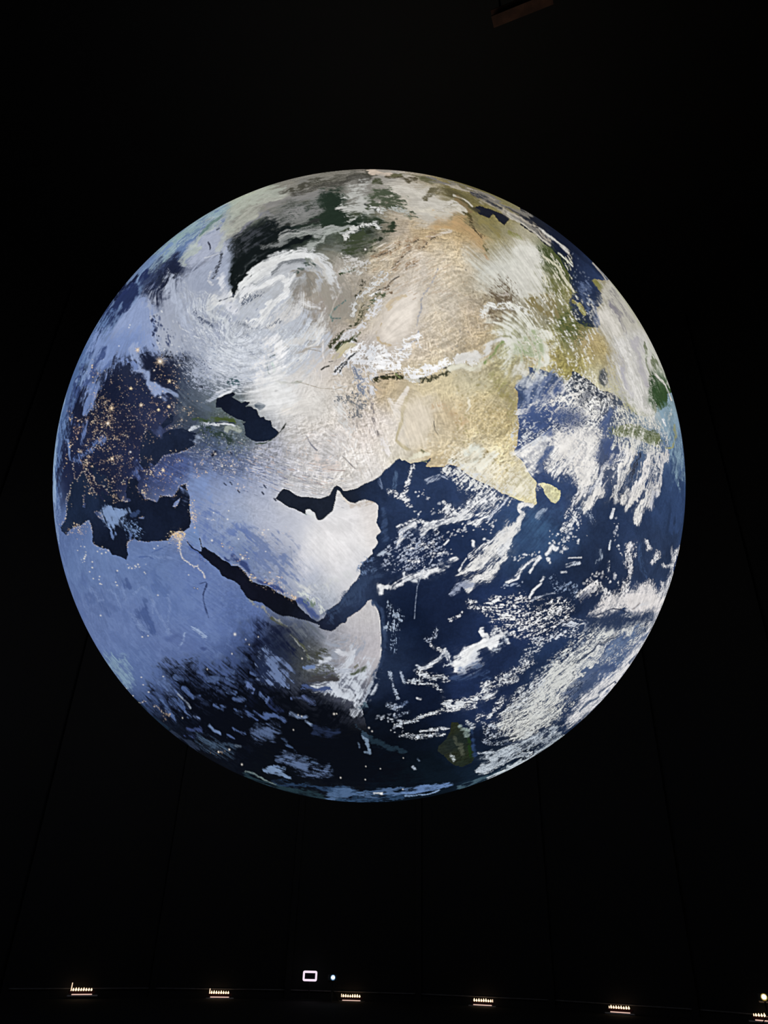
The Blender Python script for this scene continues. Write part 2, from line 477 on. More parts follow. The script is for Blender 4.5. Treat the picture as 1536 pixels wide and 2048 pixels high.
def star(x, y, R, n=10, rgb=(250, 200, 130)):
    dots([(x, y, R * 0.38, 1.0)], rgb)
    for k in range(n):
        a = k * 2 * math.pi / n + rl.random() * 0.4; l = R * (0.7 + 0.5 * rl.random())
        dots([(x + math.cos(a) * l * t, y + math.sin(a) * l * t, 0.9 - 0.4 * t, 0.95 - 0.4 * t) for t in (0.35, 0.6, 0.8, 1.0)], rgb)
def litline(pts, step=2.2, jit=1.0, r0=0.6, r1=1.2, st=0.9, rgb=(250, 205, 150)):
    out = []
    for (ax, ay), (bx, by) in zip(pts, pts[1:]):
        l = math.hypot(bx - ax, by - ay); n = max(1, int(l / step))
        for k in range(n):
            t = k / n
            out.append((ax + (bx - ax) * t + rl.gauss(0, jit), ay + (by - ay) * t + rl.gauss(0, jit), r0 + (r1 - r0) * rl.random() ** 2, st * (0.5 + 0.5 * rl.random())))
    dots(out, rgb)

# ---------- 1. ground colours (x, y, r, g, b, roughness of the relief)
LAND = [
 (200,800,20,28,58,.2),(250,850,24,31,64,.2),(310,840,40,50,94,.2),(300,800,30,40,78,.2),(330,770,24,34,66,.2),(150,900,26,36,76,.2),(200,950,22,30,62,.2),(270,930,28,38,80,.3),
 (330,730,26,33,60,.2),(390,760,62,76,104,.3),(430,930,72,90,148,.7),(350,940,56,74,140,.5),(380,820,46,60,84,.3),(400,880,64,80,118,.6),
 (300,1150,92,124,196,.12),(200,1100,94,126,196,.12),(150,1150,88,120,190,.15),(130,1080,80,110,180,.15),(250,1250,92,121,193,.15),(170,1220,90,118,188,.15),
 (350,1300,85,112,185,.12),(270,1340,82,112,184,.15),(420,1250,90,120,197,.15),(480,1220,82,112,190,.25),(400,1150,88,118,195,.15),(360,1200,90,121,196,.12),
 (500,1265,64,92,166,.3),(450,1330,66,92,162,.15),(350,1380,62,88,155,.2),(410,1360,64,90,158,.15),(550,1300,24,34,62,.4),(520,1330,30,44,84,.4),(590,1270,50,62,90,.5),(610,1300,56,62,62,.5),
 (240,1400,48,72,128,.2),(450,1440,9,13,24,.4),(600,1480,9,12,22,.4),(700,1500,9,13,22,.4),(350,1460,14,22,40,.4),(520,1420,12,17,34,.4),(650,1420,30,36,52,.4),
 (550,1560,10,16,24,.3),(400,1500,12,16,24,.3),(680,1380,78,86,112,.4),(720,1250,192,188,192,.25),(742,1300,192,186,190,.2),(700,1295,168,166,176,.3),(660,1275,150,155,172,.4),(735,1215,200,196,196,.2),
 (430,1010,140,162,216,.15),(400,1050,112,140,206,.2),(480,1050,142,164,212,.2),(550,1050,172,184,216,.12),(600,1080,202,206,220,.08),(650,1080,222,222,226,.05),
 (700,1060,230,227,226,.05),(740,1035,226,216,206,.2),(680,1150,216,216,222,.08),(640,1200,186,196,212,.3),(560,1120,128,148,198,.35),(500,1120,104,130,190,.35),
 (450,1080,116,144,206,.25),(600,1140,176,188,216,.15),(620,1225,112,132,182,.3),(400,970,118,146,214,.25),(450,985,150,170,216,.2),(520,1000,168,182,216,.15),(590,1040,188,196,218,.1),(640,1030,212,214,222,.05),
 (600,950,192,192,198,.7),(650,930,206,201,198,.6),(540,925,150,158,182,.8),(480,930,92,112,164,.8),(700,940,222,216,206,.5),(620,885,204,199,194,.6),
 (680,880,216,208,198,.4),(740,935,229,222,214,.4),(590,985,206,206,210,.4),(520,960,146,164,212,.3),(440,960,130,154,212,.3),
 (470,855,78,96,108,.8),(430,830,66,82,80,.6),(440,880,84,104,140,.9),
 (600,760,216,212,207,.2),(640,740,213,204,194,.15),(640,800,216,211,202,.15),(560,790,222,222,222,.2),(420,790,122,136,152,.2),(420,740,150,164,190,.3),
 (680,760,204,190,168,.3),(690,690,186,172,156,.3),(640,650,150,140,126,.3),(665,600,166,152,136,.3),(700,560,190,180,166,.4),(690,830,205,198,186,.6),
 (480,520,22,30,30,.4),(600,450,34,46,38,.4),(660,420,38,54,42,.4),(540,470,20,28,28,.4),(450,500,62,66,76,.4),(710,450,44,60,44,.6),(730,480,90,96,78,.8),
 (600,370,128,124,112,.4),(680,355,124,118,102,.4),(760,348,188,170,148,.3),(500,400,178,186,160,.3),(440,440,160,176,170,.3),(420,500,152,160,184,.3),
 (800,470,200,178,142,.6),(850,452,196,164,112,.5),(930,470,190,156,102,.5),(770,520,208,188,152,.7),(740,560,190,172,138,.8),(830,540,223,206,178,.5),(720,610,168,154,118,.7),
 (900,520,221,200,160,.6),(880,600,226,207,170,.5),(790,640,229,215,194,.06),(775,670,227,211,188,.08),(815,600,226,212,190,.15),(900,660,223,202,162,.7),(950,640,213,187,144,.7),(850,690,226,207,174,.7),
 (950,700,206,180,132,.8),(1000,560,206,201,182,.4),(1050,520,208,203,188,.3),(1050,480,190,176,134,.4),(1000,470,172,154,96,.5),(960,430,132,120,62,.5),(935,405,112,100,50,.4),
 (1000,430,132,122,72,.4),(1110,540,110,112,52,.6),(1118,510,72,86,28,.5),(1145,600,146,138,76,.6),(1080,620,172,158,112,.8),(1000,600,160,144,112,.8),(1050,680,188,184,146,.7),
 (1130,660,122,122,52,.8),(1180,690,190,166,102,.8),(1210,705,196,168,94,.7),(1140,740,152,142,72,.8),(1110,720,164,152,84,.8),(1070,710,216,188,130,.6),(1040,690,162,170,122,.6),(1090,570,160,155,110,.5),
 (800,780,201,177,128,.4),(850,770,206,186,138,.3),(760,770,184,158,114,.5),(900,780,209,192,144,.3),(950,760,206,192,144,.4),(1000,750,190,176,118,.7),(1020,800,188,168,108,.8),
 (960,820,206,182,126,.6),(1000,850,196,172,112,.9),(900,830,211,182,128,.5),(840,830,223,206,172,.2),(840,860,226,213,187,.2),(880,880,216,197,153,.5),(950,880,216,196,146,.7),
 (870,910,203,174,116,.6),(960,930,229,219,188,.6),(1010,940,226,207,154,.6),(1000,900,220,204,156,.8),(1050,970,236,223,173,.5),(1062,1000,226,207,143,.5),(1030,870,206,184,122,.8),
 (750,860,227,214,200,.3),(720,850,206,192,178,.7),(780,880,231,223,213,.3),(800,905,216,202,165,.4),(720,790,190,180,166,.9),(740,720,200,192,182,.9),
 (1097,985,206,202,146,.5),(1230,860,124,132,74,.7),(1290,870,86,100,42,.8),(1320,775,42,76,32,.6),(1200,760,206,196,150,.6),(1240,650,196,190,172,.3),(1290,740,204,198,184,.3),
 (915,1500,36,42,38,.6),(938,1500,26,40,26,.6),(908,1452,36,42,26,.5),(1225,580,150,140,110,.4)]
SEA = [
 (850,1100,24,42,84,0),(800,1000,34,54,98,0),(900,1200,21,36,74,0),(1000,1250,28,48,98,0),(1080,1080,44,74,126,0),(1100,1200,25,43,82,0),(820,1250,13,26,56,0),
 (850,1400,13,25,54,0),(950,1350,27,47,98,0),(1000,1400,25,43,88,0),(800,1480,8,15,28,0),(850,1560,9,20,32,0),(1000,1500,13,24,48,0),(1000,1565,16,36,56,0),
 (1250,1050,34,54,98,0),(1200,1150,28,44,80,0),(1300,1100,36,54,92,0),(1280,1245,40,62,108,0),(1080,830,62,88,152,0),(1050,760,54,76,122,0),(1150,730,40,54,70,0),(1210,755,56,66,88,0),(1120,990,44,68,120,0),
 (1340,1000,40,64,114,0),(1355,900,58,88,140,0),(1342,830,134,168,192,0),(1150,500,20,28,52,0),(1180,560,36,54,98,0),(1150,640,38,50,74,0),(1050,400,30,34,46,0),
 (960,420,26,29,42,0),(690,1190,42,62,106,0),(600,1005,27,35,53,0),(640,1015,27,35,53,0),(520,1170,15,18,34,0),(450,1110,16,20,38,0),(590,1225,14,18,30,0),(640,1255,24,32,58,0),(300,1020,18,28,54,0),(240,1090,18,28,54,0),(330,890,24,36,66,0),
 (480,820,17,24,44,0),(520,860,20,32,58,0),(130,1000,24,40,74,0),(770,1300,30,48,86,0),(1100,1350,28,50,96,0),(1250,1330,70,96,150,0),(1060,920,56,80,140,0),(1180,900,66,84,130,0)]
LANDF = field(LAND); SEAF = field(SEA, 34)

# ---------- 2. coasts
ocean = (T('B',745,1475,790,1440,805,1425,860,1440,900,1470,940,1495,1000,1508,1080,1515,1150,1520,1200,1505,1240,1490,1265,1440,1285,1410,1315,1395,1345,1410,1375,1440,1400,1450,1450,1440,1530,1412)
 + T('E',0,1445,80,1415,160,1370,240,1340,300,1290,330,1250,400,1200,440,1155,475,1138,500,1160,530,1150,580,1185,640,1170,700,1165,735,1175,745,1150,770,1130,775,1145,750,1180,730,1215,790,1215,890,1220,940,1190,1000,1200,1060,1235,1130,1290,1200,1340,1280,1370,1380,1420,1450,1470,1530,1490)
 + T('H',80,60,170,90,220,110,260,145,330,150,350,130,345,70,350,20)
 + T('F',345,1500,340,1440,350,1370,300,1310,270,1260,230,1180,160,1110,140,1060,165,1000,165,920,180,830,175,740,165,630,180,560,165,490,135,460,150,430,190,400,240,350,280,320,270,260,330,270,400,285,450,300,500,330,530,310,560,330,580,360,590,400,640,430,680,360,690,300,720,300,780,345,840,370,870,400,960,480,1060,500,1200,600,1300,720,1480,740,1520,640)
 + S(1330,790,1420,760,1420,1640,740,1640)
 + T('N',1150,1400,1150,1000,1230,900,1170,800,1150,720,1130,660,1110,600,1150,540,1190,460,1205,370,1230,330,1270,250,1300,130,1308,40)
 + T('G',300,1536,300,1450,290,1350,290,1250,270,1180,255,1130,225,1085,205,1055,170,1065,150,1095,100,1150,30,1200)
 + T('D',1536,1165,1470,1200,1420,1230,1400,1270,1340,1295,1300,1335,1260,1358,1200,1345,1130,1320,1150,1300,1120,1285,1030,1255,960,1240,870,1215,800,1215,740,1190,660,1140,600,1085,540,1070,490,1060,440,1020,400,960,380,920,330,875,270,860,220,830,180,770,100,710,50,660,0,612)
 + T('C',1500,660,1450,600,1380,555,1330,490,1345,495,1390,540,1440,578,1480,590,1475,540,1452,460,1466,450,1488,550,1510,545)
 + T('D',40,545,90,580,160,620,210,660,250,680,300,725,370,725,430,780,470,840,510,880,570,905,640,920,700,950,740,980,800,1010,860,1040,920,1060,940,1110,1000,1170,1060,1220,1122,1262,1180,1230,1230,1150,1330,1080,1390,1000,1450,920,1536,840)
 + T('G',0,930,60,870,100,800,90,745,130,690,180,640,220,610,215,570,250,540,265,500,250,460,260,430,298,400,265,350,248,310,270,260,268,200,270,150,250,120,210,110,150,95,90,105,50,125,0,115)
 + T('D',1480,125,1420,105,1375,65,1345,20,1320,5,1310,60,1290,150,1280,200,1220,245,1180,290,1130,290,1115,270,1100,220,1060,190,1020,190,1010,240,960,205,900,180,850,165,800,130,750,95,720,85,735,60,745,40))
med = (T('A',1330,1375,1280,1390,1245,1440,1215,1500,1160,1500,1075,1495) + T('C',1075,60,1050,120,1000,100,940,90,900,40,890,0)
 + T('A',880,1480,860,1420,880,1370,850,1330,800,1330,760,1340,770,1400,750,1450,760,1520) + T('C',790,80,800,110,740,120,690,80,650,30,630,0)
 + T('A',620,1480,600,1330,560,1300,500,1290,440,1180,410,1180,415,1230,460,1330,500,1390,560,1430,595,1480,560,1490,520,1440,510,1480,530,1520)
 + T('C',545,80,530,110,500,60,450,10) + T('A',470,1460,420,1400,370,1310,340,1260,310,1300,280,1350,240,1340,225,1400,220,1480)
 + T('C',215,10,190,60,185,150,180,260,170,290,140,330,120,360,140,400,180,440,200,400,250,360,320,340,370,300,400,290,415,340,430,400,435,450,430,500,460,530,510,555,590,575,620,620,680,635,760,670,775,630,765,560,770,500,830,470,870,490,930,490,970,505,1020,490,1100,490,1160,485,1180,450,1230,405,1260,400,1290,410,1370,360,1378,280,1365,180,1370,100,1360,60,1345,0)
 + T('A',1360,1480,1330,1400))
black = T('A',890,1180,885,1100,895,1000,920,920,945,860,1000,860,1020,900,1060,930,1090,940,1110,900,1150,870,1200,855,1300,850,1380,880,1430,890,1410,960,1420,1000,1340,1050,1260,1080,1200,1090,1120,1100,1080,1150,1020,1220,960,1240,900,1230,880,1190)
azov = T('A',1090,820,1130,770,1180,710,1215,730,1200,790,1150,820,1110,850)
caspian = T('B',160,560,240,530,310,500,350,520,310,550,350,570,390,600,440,590,480,590,480,610,430,640,490,635,540,670,560,710,580,740,610,730,625,760,680,770,700,830,760,885,730,920,690,960,620,975,540,975,480,955,430,910,430,860,410,800,440,785,420,780,350,755,280,720,220,680,205,650,155,650,150,610)
japan = T('K',970,420,1040,390,1080,400,1180,430,1300,480,1340,520,1290,580,1240,540,1180,470,1150,510,1080,490,1030,460)
pacific = T('L',0,330,60,380,150,430,230,520,320,580,380,650,440,760,470,810,475,870,490,930,500,1000,480,1050,460,1100,500,1180,530,1260,620,1310,750,1325,745,1200,740,1130,800,1080,780,990,740,930,690,870,720,850,790,870,830,870,850,860,850,700,560,440,300,280,60,160,0,170)
seamask = np.zeros((CH, CW), f32)
for pg in (ocean, med, black, azov, caspian, japan, pacific):
    r, ins, *_ = poly_mask(pg, 0.7)
    seamask[r] = np.maximum(seamask[r], ins)
for isl in (T('F',370,1375,420,1370,480,1385,540,1420,575,1460,570,1500,550,1536,500,1536,440,1490,420,1430), T('H',420,0,430,30,490,110,530,128,570,90,580,30,575,0),
            T('L',550,1090,575,1075,610,1130,635,1180,620,1210,595,1195,570,1150), T('L',495,1045,520,1060,545,1080,530,1100,505,1085),
            T('O',540,740,600,745,640,790,700,830,720,900,745,980,765,1080,735,1130,650,1168,580,1160,510,1110,470,1060,410,1020,420,970,490,900,530,830),
            T('C',1200,160,1225,115,1275,80,1255,130,1230,165), T('C',445,215,470,200,530,230,525,290,490,265), T('C',340,40,360,40,365,90,345,100), T('C',345,120,365,130,360,170,340,165), T('C',880,262,930,258,925,272,890,275),
            T('F',1075,885,1140,830,1230,800,1330,820,1430,870,1536,900,1536,1040,1430,1000,1350,970,1250,930,1150,935,1100,915),
            T('F',1440,340,1490,320,1536,400,1536,640,1500,640,1465,560,1450,460), S(1300,748,1322,760,1336,790,1334,812,1318,822,1306,800)):
    r, ins, *_ = poly_mask(isl, 0.5)
    seamask[r] = np.where(ins, 0, seamask[r])
land = sample(LANDF, xx + WX * 0.7, yy + WY * 0.7)
sea = sample(SEAF, xx + WX, yy + WY)
rough = land[..., 3]
rel = (0.02 + 0.10 * sstep(.3, .8, N_BIG)) * np.minimum(HS, 1.2) + (N_PUFF - 0.5) * 0.12 + (N_RF_ - 0.5) * 0.14 + (N_FINE - 0.5) * 0.15 + (N_FIBS - 0.5) * 0.08 + (N_FIBL - 0.5) * 0.08 + (N_BIG - 0.5) * 0.22
rel = rel - rel.mean()
land = land * np.where((xx > 700) & (yy < 740), 0.955, 1.0)[..., None]
land3 = land[..., :3] * (1 + rough * rel)[..., None]
land3 = land3 + (N_BIG - 0.5)[..., None] * rough[..., None] * np.array((10, 0, -22), f32)
_t = sstep(0.25, 0.75, 0.5 * N_PUFF + 0.5 * N_FINE)[..., None]; _k = (np.clip(rough * 1.3 - 0.25, 0, 1) * 0.55)[..., None]
land3 = land3 * (1 + _k * (_t * np.array((.07, .07, .10), f32) + (1 - _t) * np.array((-.07, -.10, -.16), f32)))
sea3 = sea[..., :3] * (1 + 0.25 * (N_BIG - 0.5) + 0.10 * (N_FINE - 0.5))[..., None]
IMG[:] = np.where(seamask[..., None] > 0.5, sea3, land3)
# ---------- 3. painting, region by region (same order as the photograph's layers: ground, snow, cloud, lights)
W = (230, 228, 226); WW = (236, 229, 213); GW = (196, 198, 198); LB = (176, 194, 228); NC = (120, 148, 212); ND = (78, 104, 168)

# -- upper left: northern seas, sunlit haze, Scandinavia
fill(S(90,900,110,800,150,690,200,600,260,520,330,450,420,395,520,350,640,330,640,300,80,300,60,900), (96,130,188), feather=16)
fill(T('I',0,1700,100,1536,250,1250,420,1020,560,830,720,640,900,470,1100,330,1300,230,1500,120,1536,500,1100,720,700,1040,420,1400,300,1700), (92,124,184), feather=14)
stroke(T('I',900,620,1000,480,1150,360,1300,270,1500,170), 16, (128,164,178), 1.0, 'wisp', 0.9, 0.8, sx=60, sy=6)
stroke(T('I',760,800,1000,560,1250,330,1500,170), 10, (140,172,200), .7, 'wisp', 1, .6, sx=80, sy=3)
stroke(T('I',150,1536,300,1250,500,1030,640,900,740,800), 15, (34,50,108), 1.3, 'wisp', 0.7, 0.6, sx=80, sy=7)
stroke(T('I',200,1500,420,1180,620,1000), 13, (34,50,104), 1.4, 'wisp', 0.6, 0.6, sx=80, sy=7)
stroke(T('I',420,1040,560,900,660,820), 6, (22,32,72), .9, 'wisp', 0.9, 0.5, sx=50, sy=3)
stroke(T('I',640,900,700,760,800,680,980,520), 5, (110,145,205), .7, 'wisp', 0.9, 0.5, sx=50, sy=3)
fill(T('I',690,1040,720,900,800,780,900,700,980,650,1040,640,1080,740,1160,760,1280,690,1200,770,1130,810,1050,880,1000,980,920,1080,860,1160,800,1110,740,1020), (28,37,70), 1.15, 'puff', 9, 0.5, 0.5)
fill(T('I',720,900,800,800,900,740,960,760,900,850,840,980,760,960), (66,86,140), .62, 'puff', 9, 1.0, 0.6, .8)
fill(T('I',860,860,1000,800,1080,780,960,960,880,960), (16,22,40), .8, 'puff', 8, 0.8, 0.6)
stroke(T('I',1000,870,1050,840,1070,855), 2.2, (150,168,210)); stroke(T('I',1110,820,1145,800,1165,815), 1.8, (140,158,200))
# Scandinavia snow cloud and the grey air to its right
fill(T('I',300,1560,380,1400,450,1290,560,1150,660,1040,740,1020,800,1110,860,1180,900,1300,900,1600), (132,158,220), 1.2, 'big', 7, 0.3, 0.6)
fill(T('I',860,1180,920,1080,1010,980,1060,880,1160,800,1300,700,1420,600,1536,560,1560,1600,880,1600), (152,168,204), 1.2, 'big', 12, 0.35, 0.7)
fill(T('I',1080,740,1120,620,1180,540,1300,400,1440,320,1540,280,1540,560,1420,600,1280,690,1170,740), (160,174,208), 1.1, 'puff', 8, .4, .7)
stroke(T('I',1075,745,1120,640,1200,530,1250,450,1340,360,1450,260,1560,180), 9, (178,190,176), .9, 'wisp', .8, .7, .7, sx=60, sy=4, w1=12)
stroke(T('I',1440,560,1520,420,1560,300), 11, (182,188,176), .9, 'wisp', .8, .7, .7, sx=60, sy=4)
stroke(T('I',1250,430,1350,330,1450,250), 6, (96,130,130), .7, 'wisp', .9, .5, sx=40, sy=3)
stroke(T('I',1330,505,1340,570), 2.4, (22,28,52)); stroke(T('I',1410,380,1435,362), 2, (60,72,90)); stroke(T('I',1490,330,1530,260), 3, (84,96,120))
stroke(T('I',1450,600,1440,680,1390,790,1375,830), 4, (62,68,84), .8, 'fine', 1.1, .6); stroke(T('I',1290,650,1430,608), 1.5, (196,204,220)); stroke(T('I',1360,780,1330,850,1365,905), 3, (200,206,220), .6, 'fine', 1.1, .6)
# -- grey green top: Siberian haze and dark forest
fill(S(440,470,470,430,520,395,600,365,700,345,790,343,800,380,760,420,700,410,640,390,560,420,500,440,470,470), (134,130,120), 1.0, 'big', 14, .5, .8)
stroke(T('J',60,620,120,480,250,350,450,250,560,240), 16, (172,178,162), .9, 'wisp', .8, .8, .75, sx=60, sy=6)
stroke(T('J',100,640,200,560,330,420,480,330,580,320), 15, (176,178,162), .9, 'wisp', .8, .8, .75, sx=60, sy=5)
stroke(T('J',160,690,260,560,380,480,480,470), 7, (120,122,138), .8, 'wisp', .9, .5, sx=40, sy=3)
stroke(T('J',650,250,800,190,1000,150,1250,100,1450,90), 12, (72,70,58), .85, 'wisp', .9, .6, sx=70, sy=5)
stroke(T('J',680,290,850,270,1000,200,1200,160,1400,140), 10, (70,68,60), .75, 'wisp', .9, .6, sx=70, sy=5)
stroke(T('J',500,400,700,360,900,330,1000,300), 16, (132,130,126), .9, 'wisp', .8, .7, sx=50, sy=5)
stroke(T('J',450,520,650,460,850,420,980,400), 18, (128,128,126), .8, 'wisp', 1., .6, sx=46, sy=5)
fill(T('J',990,260,1150,240,1240,320,1190,420,1260,500,1500,520,1540,560,1250,628,1050,605,900,585,820,560,940,520,1030,430,980,330), (33,48,37), 1.15, 'puff', 9, .7, .5)
fill(T('J',120,740,230,650,330,600,450,560,560,570,640,600,560,680,470,770,640,750,830,690,700,760,560,850,430,910,380,960,280,1060,200,1180,130,1256,150,1130,180,970,140,850), (19,26,28), 1.2, 'puff', 9, .7, .5)
fill(T('J',180,650,330,590,420,640,330,760,200,860,140,760), (70,74,84), .55, 'puff', 10, 1.0, .6, .75)
stroke(T('J',620,560,760,540,940,530), 6, (44,48,46), .9, 'wisp', .8, .6)
stroke(T('J',680,540,800,500,940,470), 8, (120,122,118), .7, 'wisp', 1, .6)
stroke(T('J',560,690,650,640,800,610,940,590), 11, (150,152,150), 1.0, 'wisp', .8, .6, sx=60, sy=5)
stroke(T('J',560,720,700,660,900,630,1100,630,1250,660), 13, (160,164,160), 1.0, 'wisp', .8, .7, sx=70, sy=5)
stroke(T('J',860,770,1000,690,1150,650,1240,680), 12, (158,164,158), .9, 'wisp', .9, .7)
fill(T('J',1200,280,1350,210,1450,280,1536,400,1536,500,1400,500,1250,490,1190,410,1240,330), (178,178,170), .85, 'puff', 12, 1.1, .5)
stroke(T('J',1390,370,1460,400,1500,430), 3, (36,44,38)); 
stroke(T('J',1000,830,1100,790,1250,780), 9, (110,114,106), .8, 'puff', .9, .6)
fill(T('J',1180,720,1340,640,1500,640,1480,720,1330,830,1230,820), (58,68,44), .7, 'puff', 10, 1.2, .4)
stroke(T('J',1200,700,1300,620,1400,580,1530,560), 7, (206,206,200), .75, 'rfine', 1.2, .4)
# the great cloud spiral
fill(T('J',0,1260,120,1270,250,1090,400,940,600,860,850,850,960,930,1040,1100,1100,1210,1040,1260,900,1200,800,1130,700,1180,640,1300,600,1500,560,1560,-400,1560,-400,1300), (182,188,198), 1.15, 'big', 14, .35, .7)
fill(S(330,640,400,610,440,600,540,590,600,610,640,640,650,690,600,740,540,770,480,780,430,740,380,700,340,690), (180,190,208), 1.0, 'puff', 22, .7, .8)
fill(S(310,600,380,570,430,580,460,640,440,700,400,720,350,690,320,650), (150,164,196), .9, 'puff', 20, .8, .8)
stroke(T('J',-60,1350,60,1290,200,1190,330,1050,480,930,650,880,850,860,960,940,1020,1060,1090,1200), 16, (214,217,220), 1.1, 'wisp', .9, .6, sx=70, sy=5)
stroke(T('J',240,1130,400,960,560,900,720,850,880,880), 9, (222,224,224), .9, 'wisp', 1, .5, sx=60, sy=3)
stroke(T('J',500,1020,600,950,720,930,860,930), 7, (118,124,132), .85, 'wisp', 1, .5, sx=40, sy=4)
stroke(T('J',860,900,900,1000,880,1120,900,1250), 8, (120,128,118), .7, 'wisp', 1, .5, sx=40, sy=4)
stroke(T('J',930,930,980,1050,1020,1150,1060,1270), 9, (200,198,192), .85, 'wisp', 1, .5, sx=50, sy=4)
stroke(T('J',860,1000,900,1130,920,1250), 9, (186,184,178), .7, 'wisp', 1, .5, sx=50, sy=4)
stroke(T('J',740,1080,830,1060,880,1140,860,1300,880,1350), 13, (134,126,112), .85, 'puff', .9, .5)
stroke(T('J',880,1260,930,1310,1040,1250,1120,1180), 14, (160,148,130), .8, 'puff', .9, .6)
stroke(T('J',740,1030,820,960,900,960), 5, (70,86,80), .6, 'dot', 1.2, .3)
stroke(T('J',250,1270,330,1180,430,1120,560,1080,640,1110,640,1180), 9, (224,226,228), .9, 'wisp', .9, .5, sx=50, sy=4)
stroke(T('J',200,1300,260,1200,340,1150), 8, (226,229,234), .85, 'wisp', .9, .5)
stroke(T('J',230,1300,300,1240,400,1230), 10, (104,116,140), .55, 'fine', 1.3, .35)
stroke(T('J',300,1536,450,1380,600,1250,680,1150), 16, (224,226,228), .85, 'wisp', 1, .6, sx=60, sy=5)
stroke(T('J',450,1536,650,1400,820,1300,880,1330), 18, (208,207,206), .9, 'wisp', 1, .6, sx=60, sy=5)
stroke(S(560,700,600,680,640,650,650,630), 16, (212,210,206), .85, 'wisp', 1, .6)
stroke(S(566,740,600,720,632,690,640,664), 12, (222,220,216), .8, 'wisp', 1, .6)
stroke(S(400,600,440,640,460,690,500,720,560,720), 20, (196,206,220), .7, 'wisp', 1.2, .6, sx=60, sy=4)
stroke(S(360,580,400,640,420,700,470,740,540,745), 18, (180,192,214), .7, 'wisp', 1.2, .6, sx=60, sy=4)
stroke(S(340,560,370,640,400,700), 16, (164,180,214), .8, 'wisp', 1, .7, sx=50, sy=5)
stroke(S(440,560,450,600,470,625), 14, (204,210,224), .9, 'puff', .8, .7)
fill(S(380,690,450,670,540,680,620,660,600,700,560,740,520,770,470,772,420,750,390,720), (204,213,226), .52, 'fine', 14, 1.4, .5)
stroke(S(392,620,402,640,420,650), 7, (92,106,140), .5, 'fine', 1.2, .4); stroke(S(480,650,520,660,560,640), 5, (120,130,150), .5, 'fine', 1.3, .4)
stroke(S(438,602,462,594,470,588), 2.5, (70,80,104), .8, 'puff')
stroke(S(306,630,310,660,312,690), 10, (44,58,104), .5, 'dot', 1.4, .3); stroke(S(320,650,345,670,330,690), 10, (60,76,126), .42, 'dot', 1.4, .3)
stroke(S(330,700,380,712,420,735), 14, (96,112,150), .6, 'puff', 1.2, .5)
stroke(T('J',130,1250,190,1130,280,1010,420,890,560,800,700,740,830,690), 3, (18,25,27), 1.3, 'puff', .6, .5, w1=9); stroke(T('J',150,1180,200,1000,300,880,420,800), 12, (18,25,27), 1.2, 'puff', .7, .5)
stroke(T('J',420,770,560,740,640,700), 7, (120,124,124), .8, 'wisp', .9, .6)
for k in range(260):
    x = rl.gauss(450, 60); y = rl.gauss(690, 42); a_ = math.atan2(DY[int(np.clip(y - Y0, 0, CH - 1)), int(np.clip(x - X0, 0, CW - 1))], DX[int(np.clip(y - Y0, 0, CH - 1)), int(np.clip(x - X0, 0, CW - 1))]); l = rl.uniform(2, 7)
    stroke(S(x, y, x + l * math.cos(a_), y + l * math.sin(a_)), rl.uniform(1.2, 2.4), rl.choice(((126,140,172), (112,126,160), (216,222,232), (146,158,186))), .6)
# Urals dark speckle edge, steppe
fill(S(640,560,700,550,720,600,700,640,660,640,650,600), (150,142,126), .7, 'puff', 14, 1.0, .5)
stroke(T('J',1150,1020,1250,1000,1350,1010), 12, (200,200,194), .6, 'rfine', 1.4, .3)
stroke(T('J',1180,900,1300,900,1430,960), 14, (196,192,184), .55, 'rfine', 1.4, .3)
stroke(T('J',1150,1050,1200,1040,1280,1010), 6, (54,72,40), .7, 'puff', 1, .4)
dots([(T('J',1395,810)[0][0], T('J',1395,810)[0][1], 3.2, 1)], (18, 18, 20))
stroke(T('J',1450,830,1490,825), 1.5, (40,36,30)); stroke(T('J',1500,880,1530,885), 1.8, (40,36,30))
stroke(T('J',1370,1120,1350,1200,1300,1260,1310,1320,1290,1400), 6, (70,68,50), .62, 'snow', 1.3, .4)
stroke(T('J',1080,1500,1060,1430,1100,1380,1150,1340,1195,1305), 2.6, (96,124,122), .8, 'fine', 1.1, .6); stroke(T('J',1080,1470,1150,1470), 2, (80,104,104))
stroke(T('J',1040,1500,1090,1340,1180,1150), 2, (206,196,182), .5)

# -- right top: East Asia
fill(T('K',80,180,300,140,520,180,700,330,860,400,800,480,560,540,300,450,150,330), (192,184,166), 1.05, 'big', 16, .5, .8)
stroke(T('K',150,330,300,260,480,290,560,360,700,400,850,400), 14, (206,198,180), .9, 'wisp', 1, .7, sx=60, sy=4)
stroke(T('K',300,400,500,460,700,480,880,450), 12, (208,198,174), .85, 'wisp', 1, .6, sx=60, sy=4)
stroke(T('K',420,280,560,300,620,340,700,380), 8, (200,192,172), .8, 'wisp', 1, .6)
stroke(T('K',0,330,120,290,220,350,330,420,390,480), 15, (70,80,58), .75, 'puff', 1.1, .5)
stroke(T('K',120,430,250,400,350,440), 9, (176,180,172), .6, 'rfine', 1.3, .3)
stroke(T('K',0,530,60,560,120,600,220,580), 13, (44,56,38), .9, 'puff', 1.1, .4)
stroke(T('K',0,640,60,650,100,700), 9, (40,48,34), .8, 'puff', 1.1, .4)
stroke(T('K',0,380,60,400,120,460), 5, (206,206,200), .8, 'rfine', 1.2, .3); stroke(T('K',0,590,60,560,90,600), 5, (206,206,200), .7, 'rfine', 1.3, .3)
stroke(T('K',540,330,545,290,600,250,700,245,800,280,900,340,980,400,1010,440), 7, (84,76,44), .9, 'wisp', .9, .7, .85, sx=30, sy=3)
stroke(T('K',800,290,900,330,980,390), 2, (190,182,158), 1, 'wisp', .7, .5)
stroke(T('K',830,330,920,400,960,460), 8, (128,104,62), .8, 'puff', .9, .7)
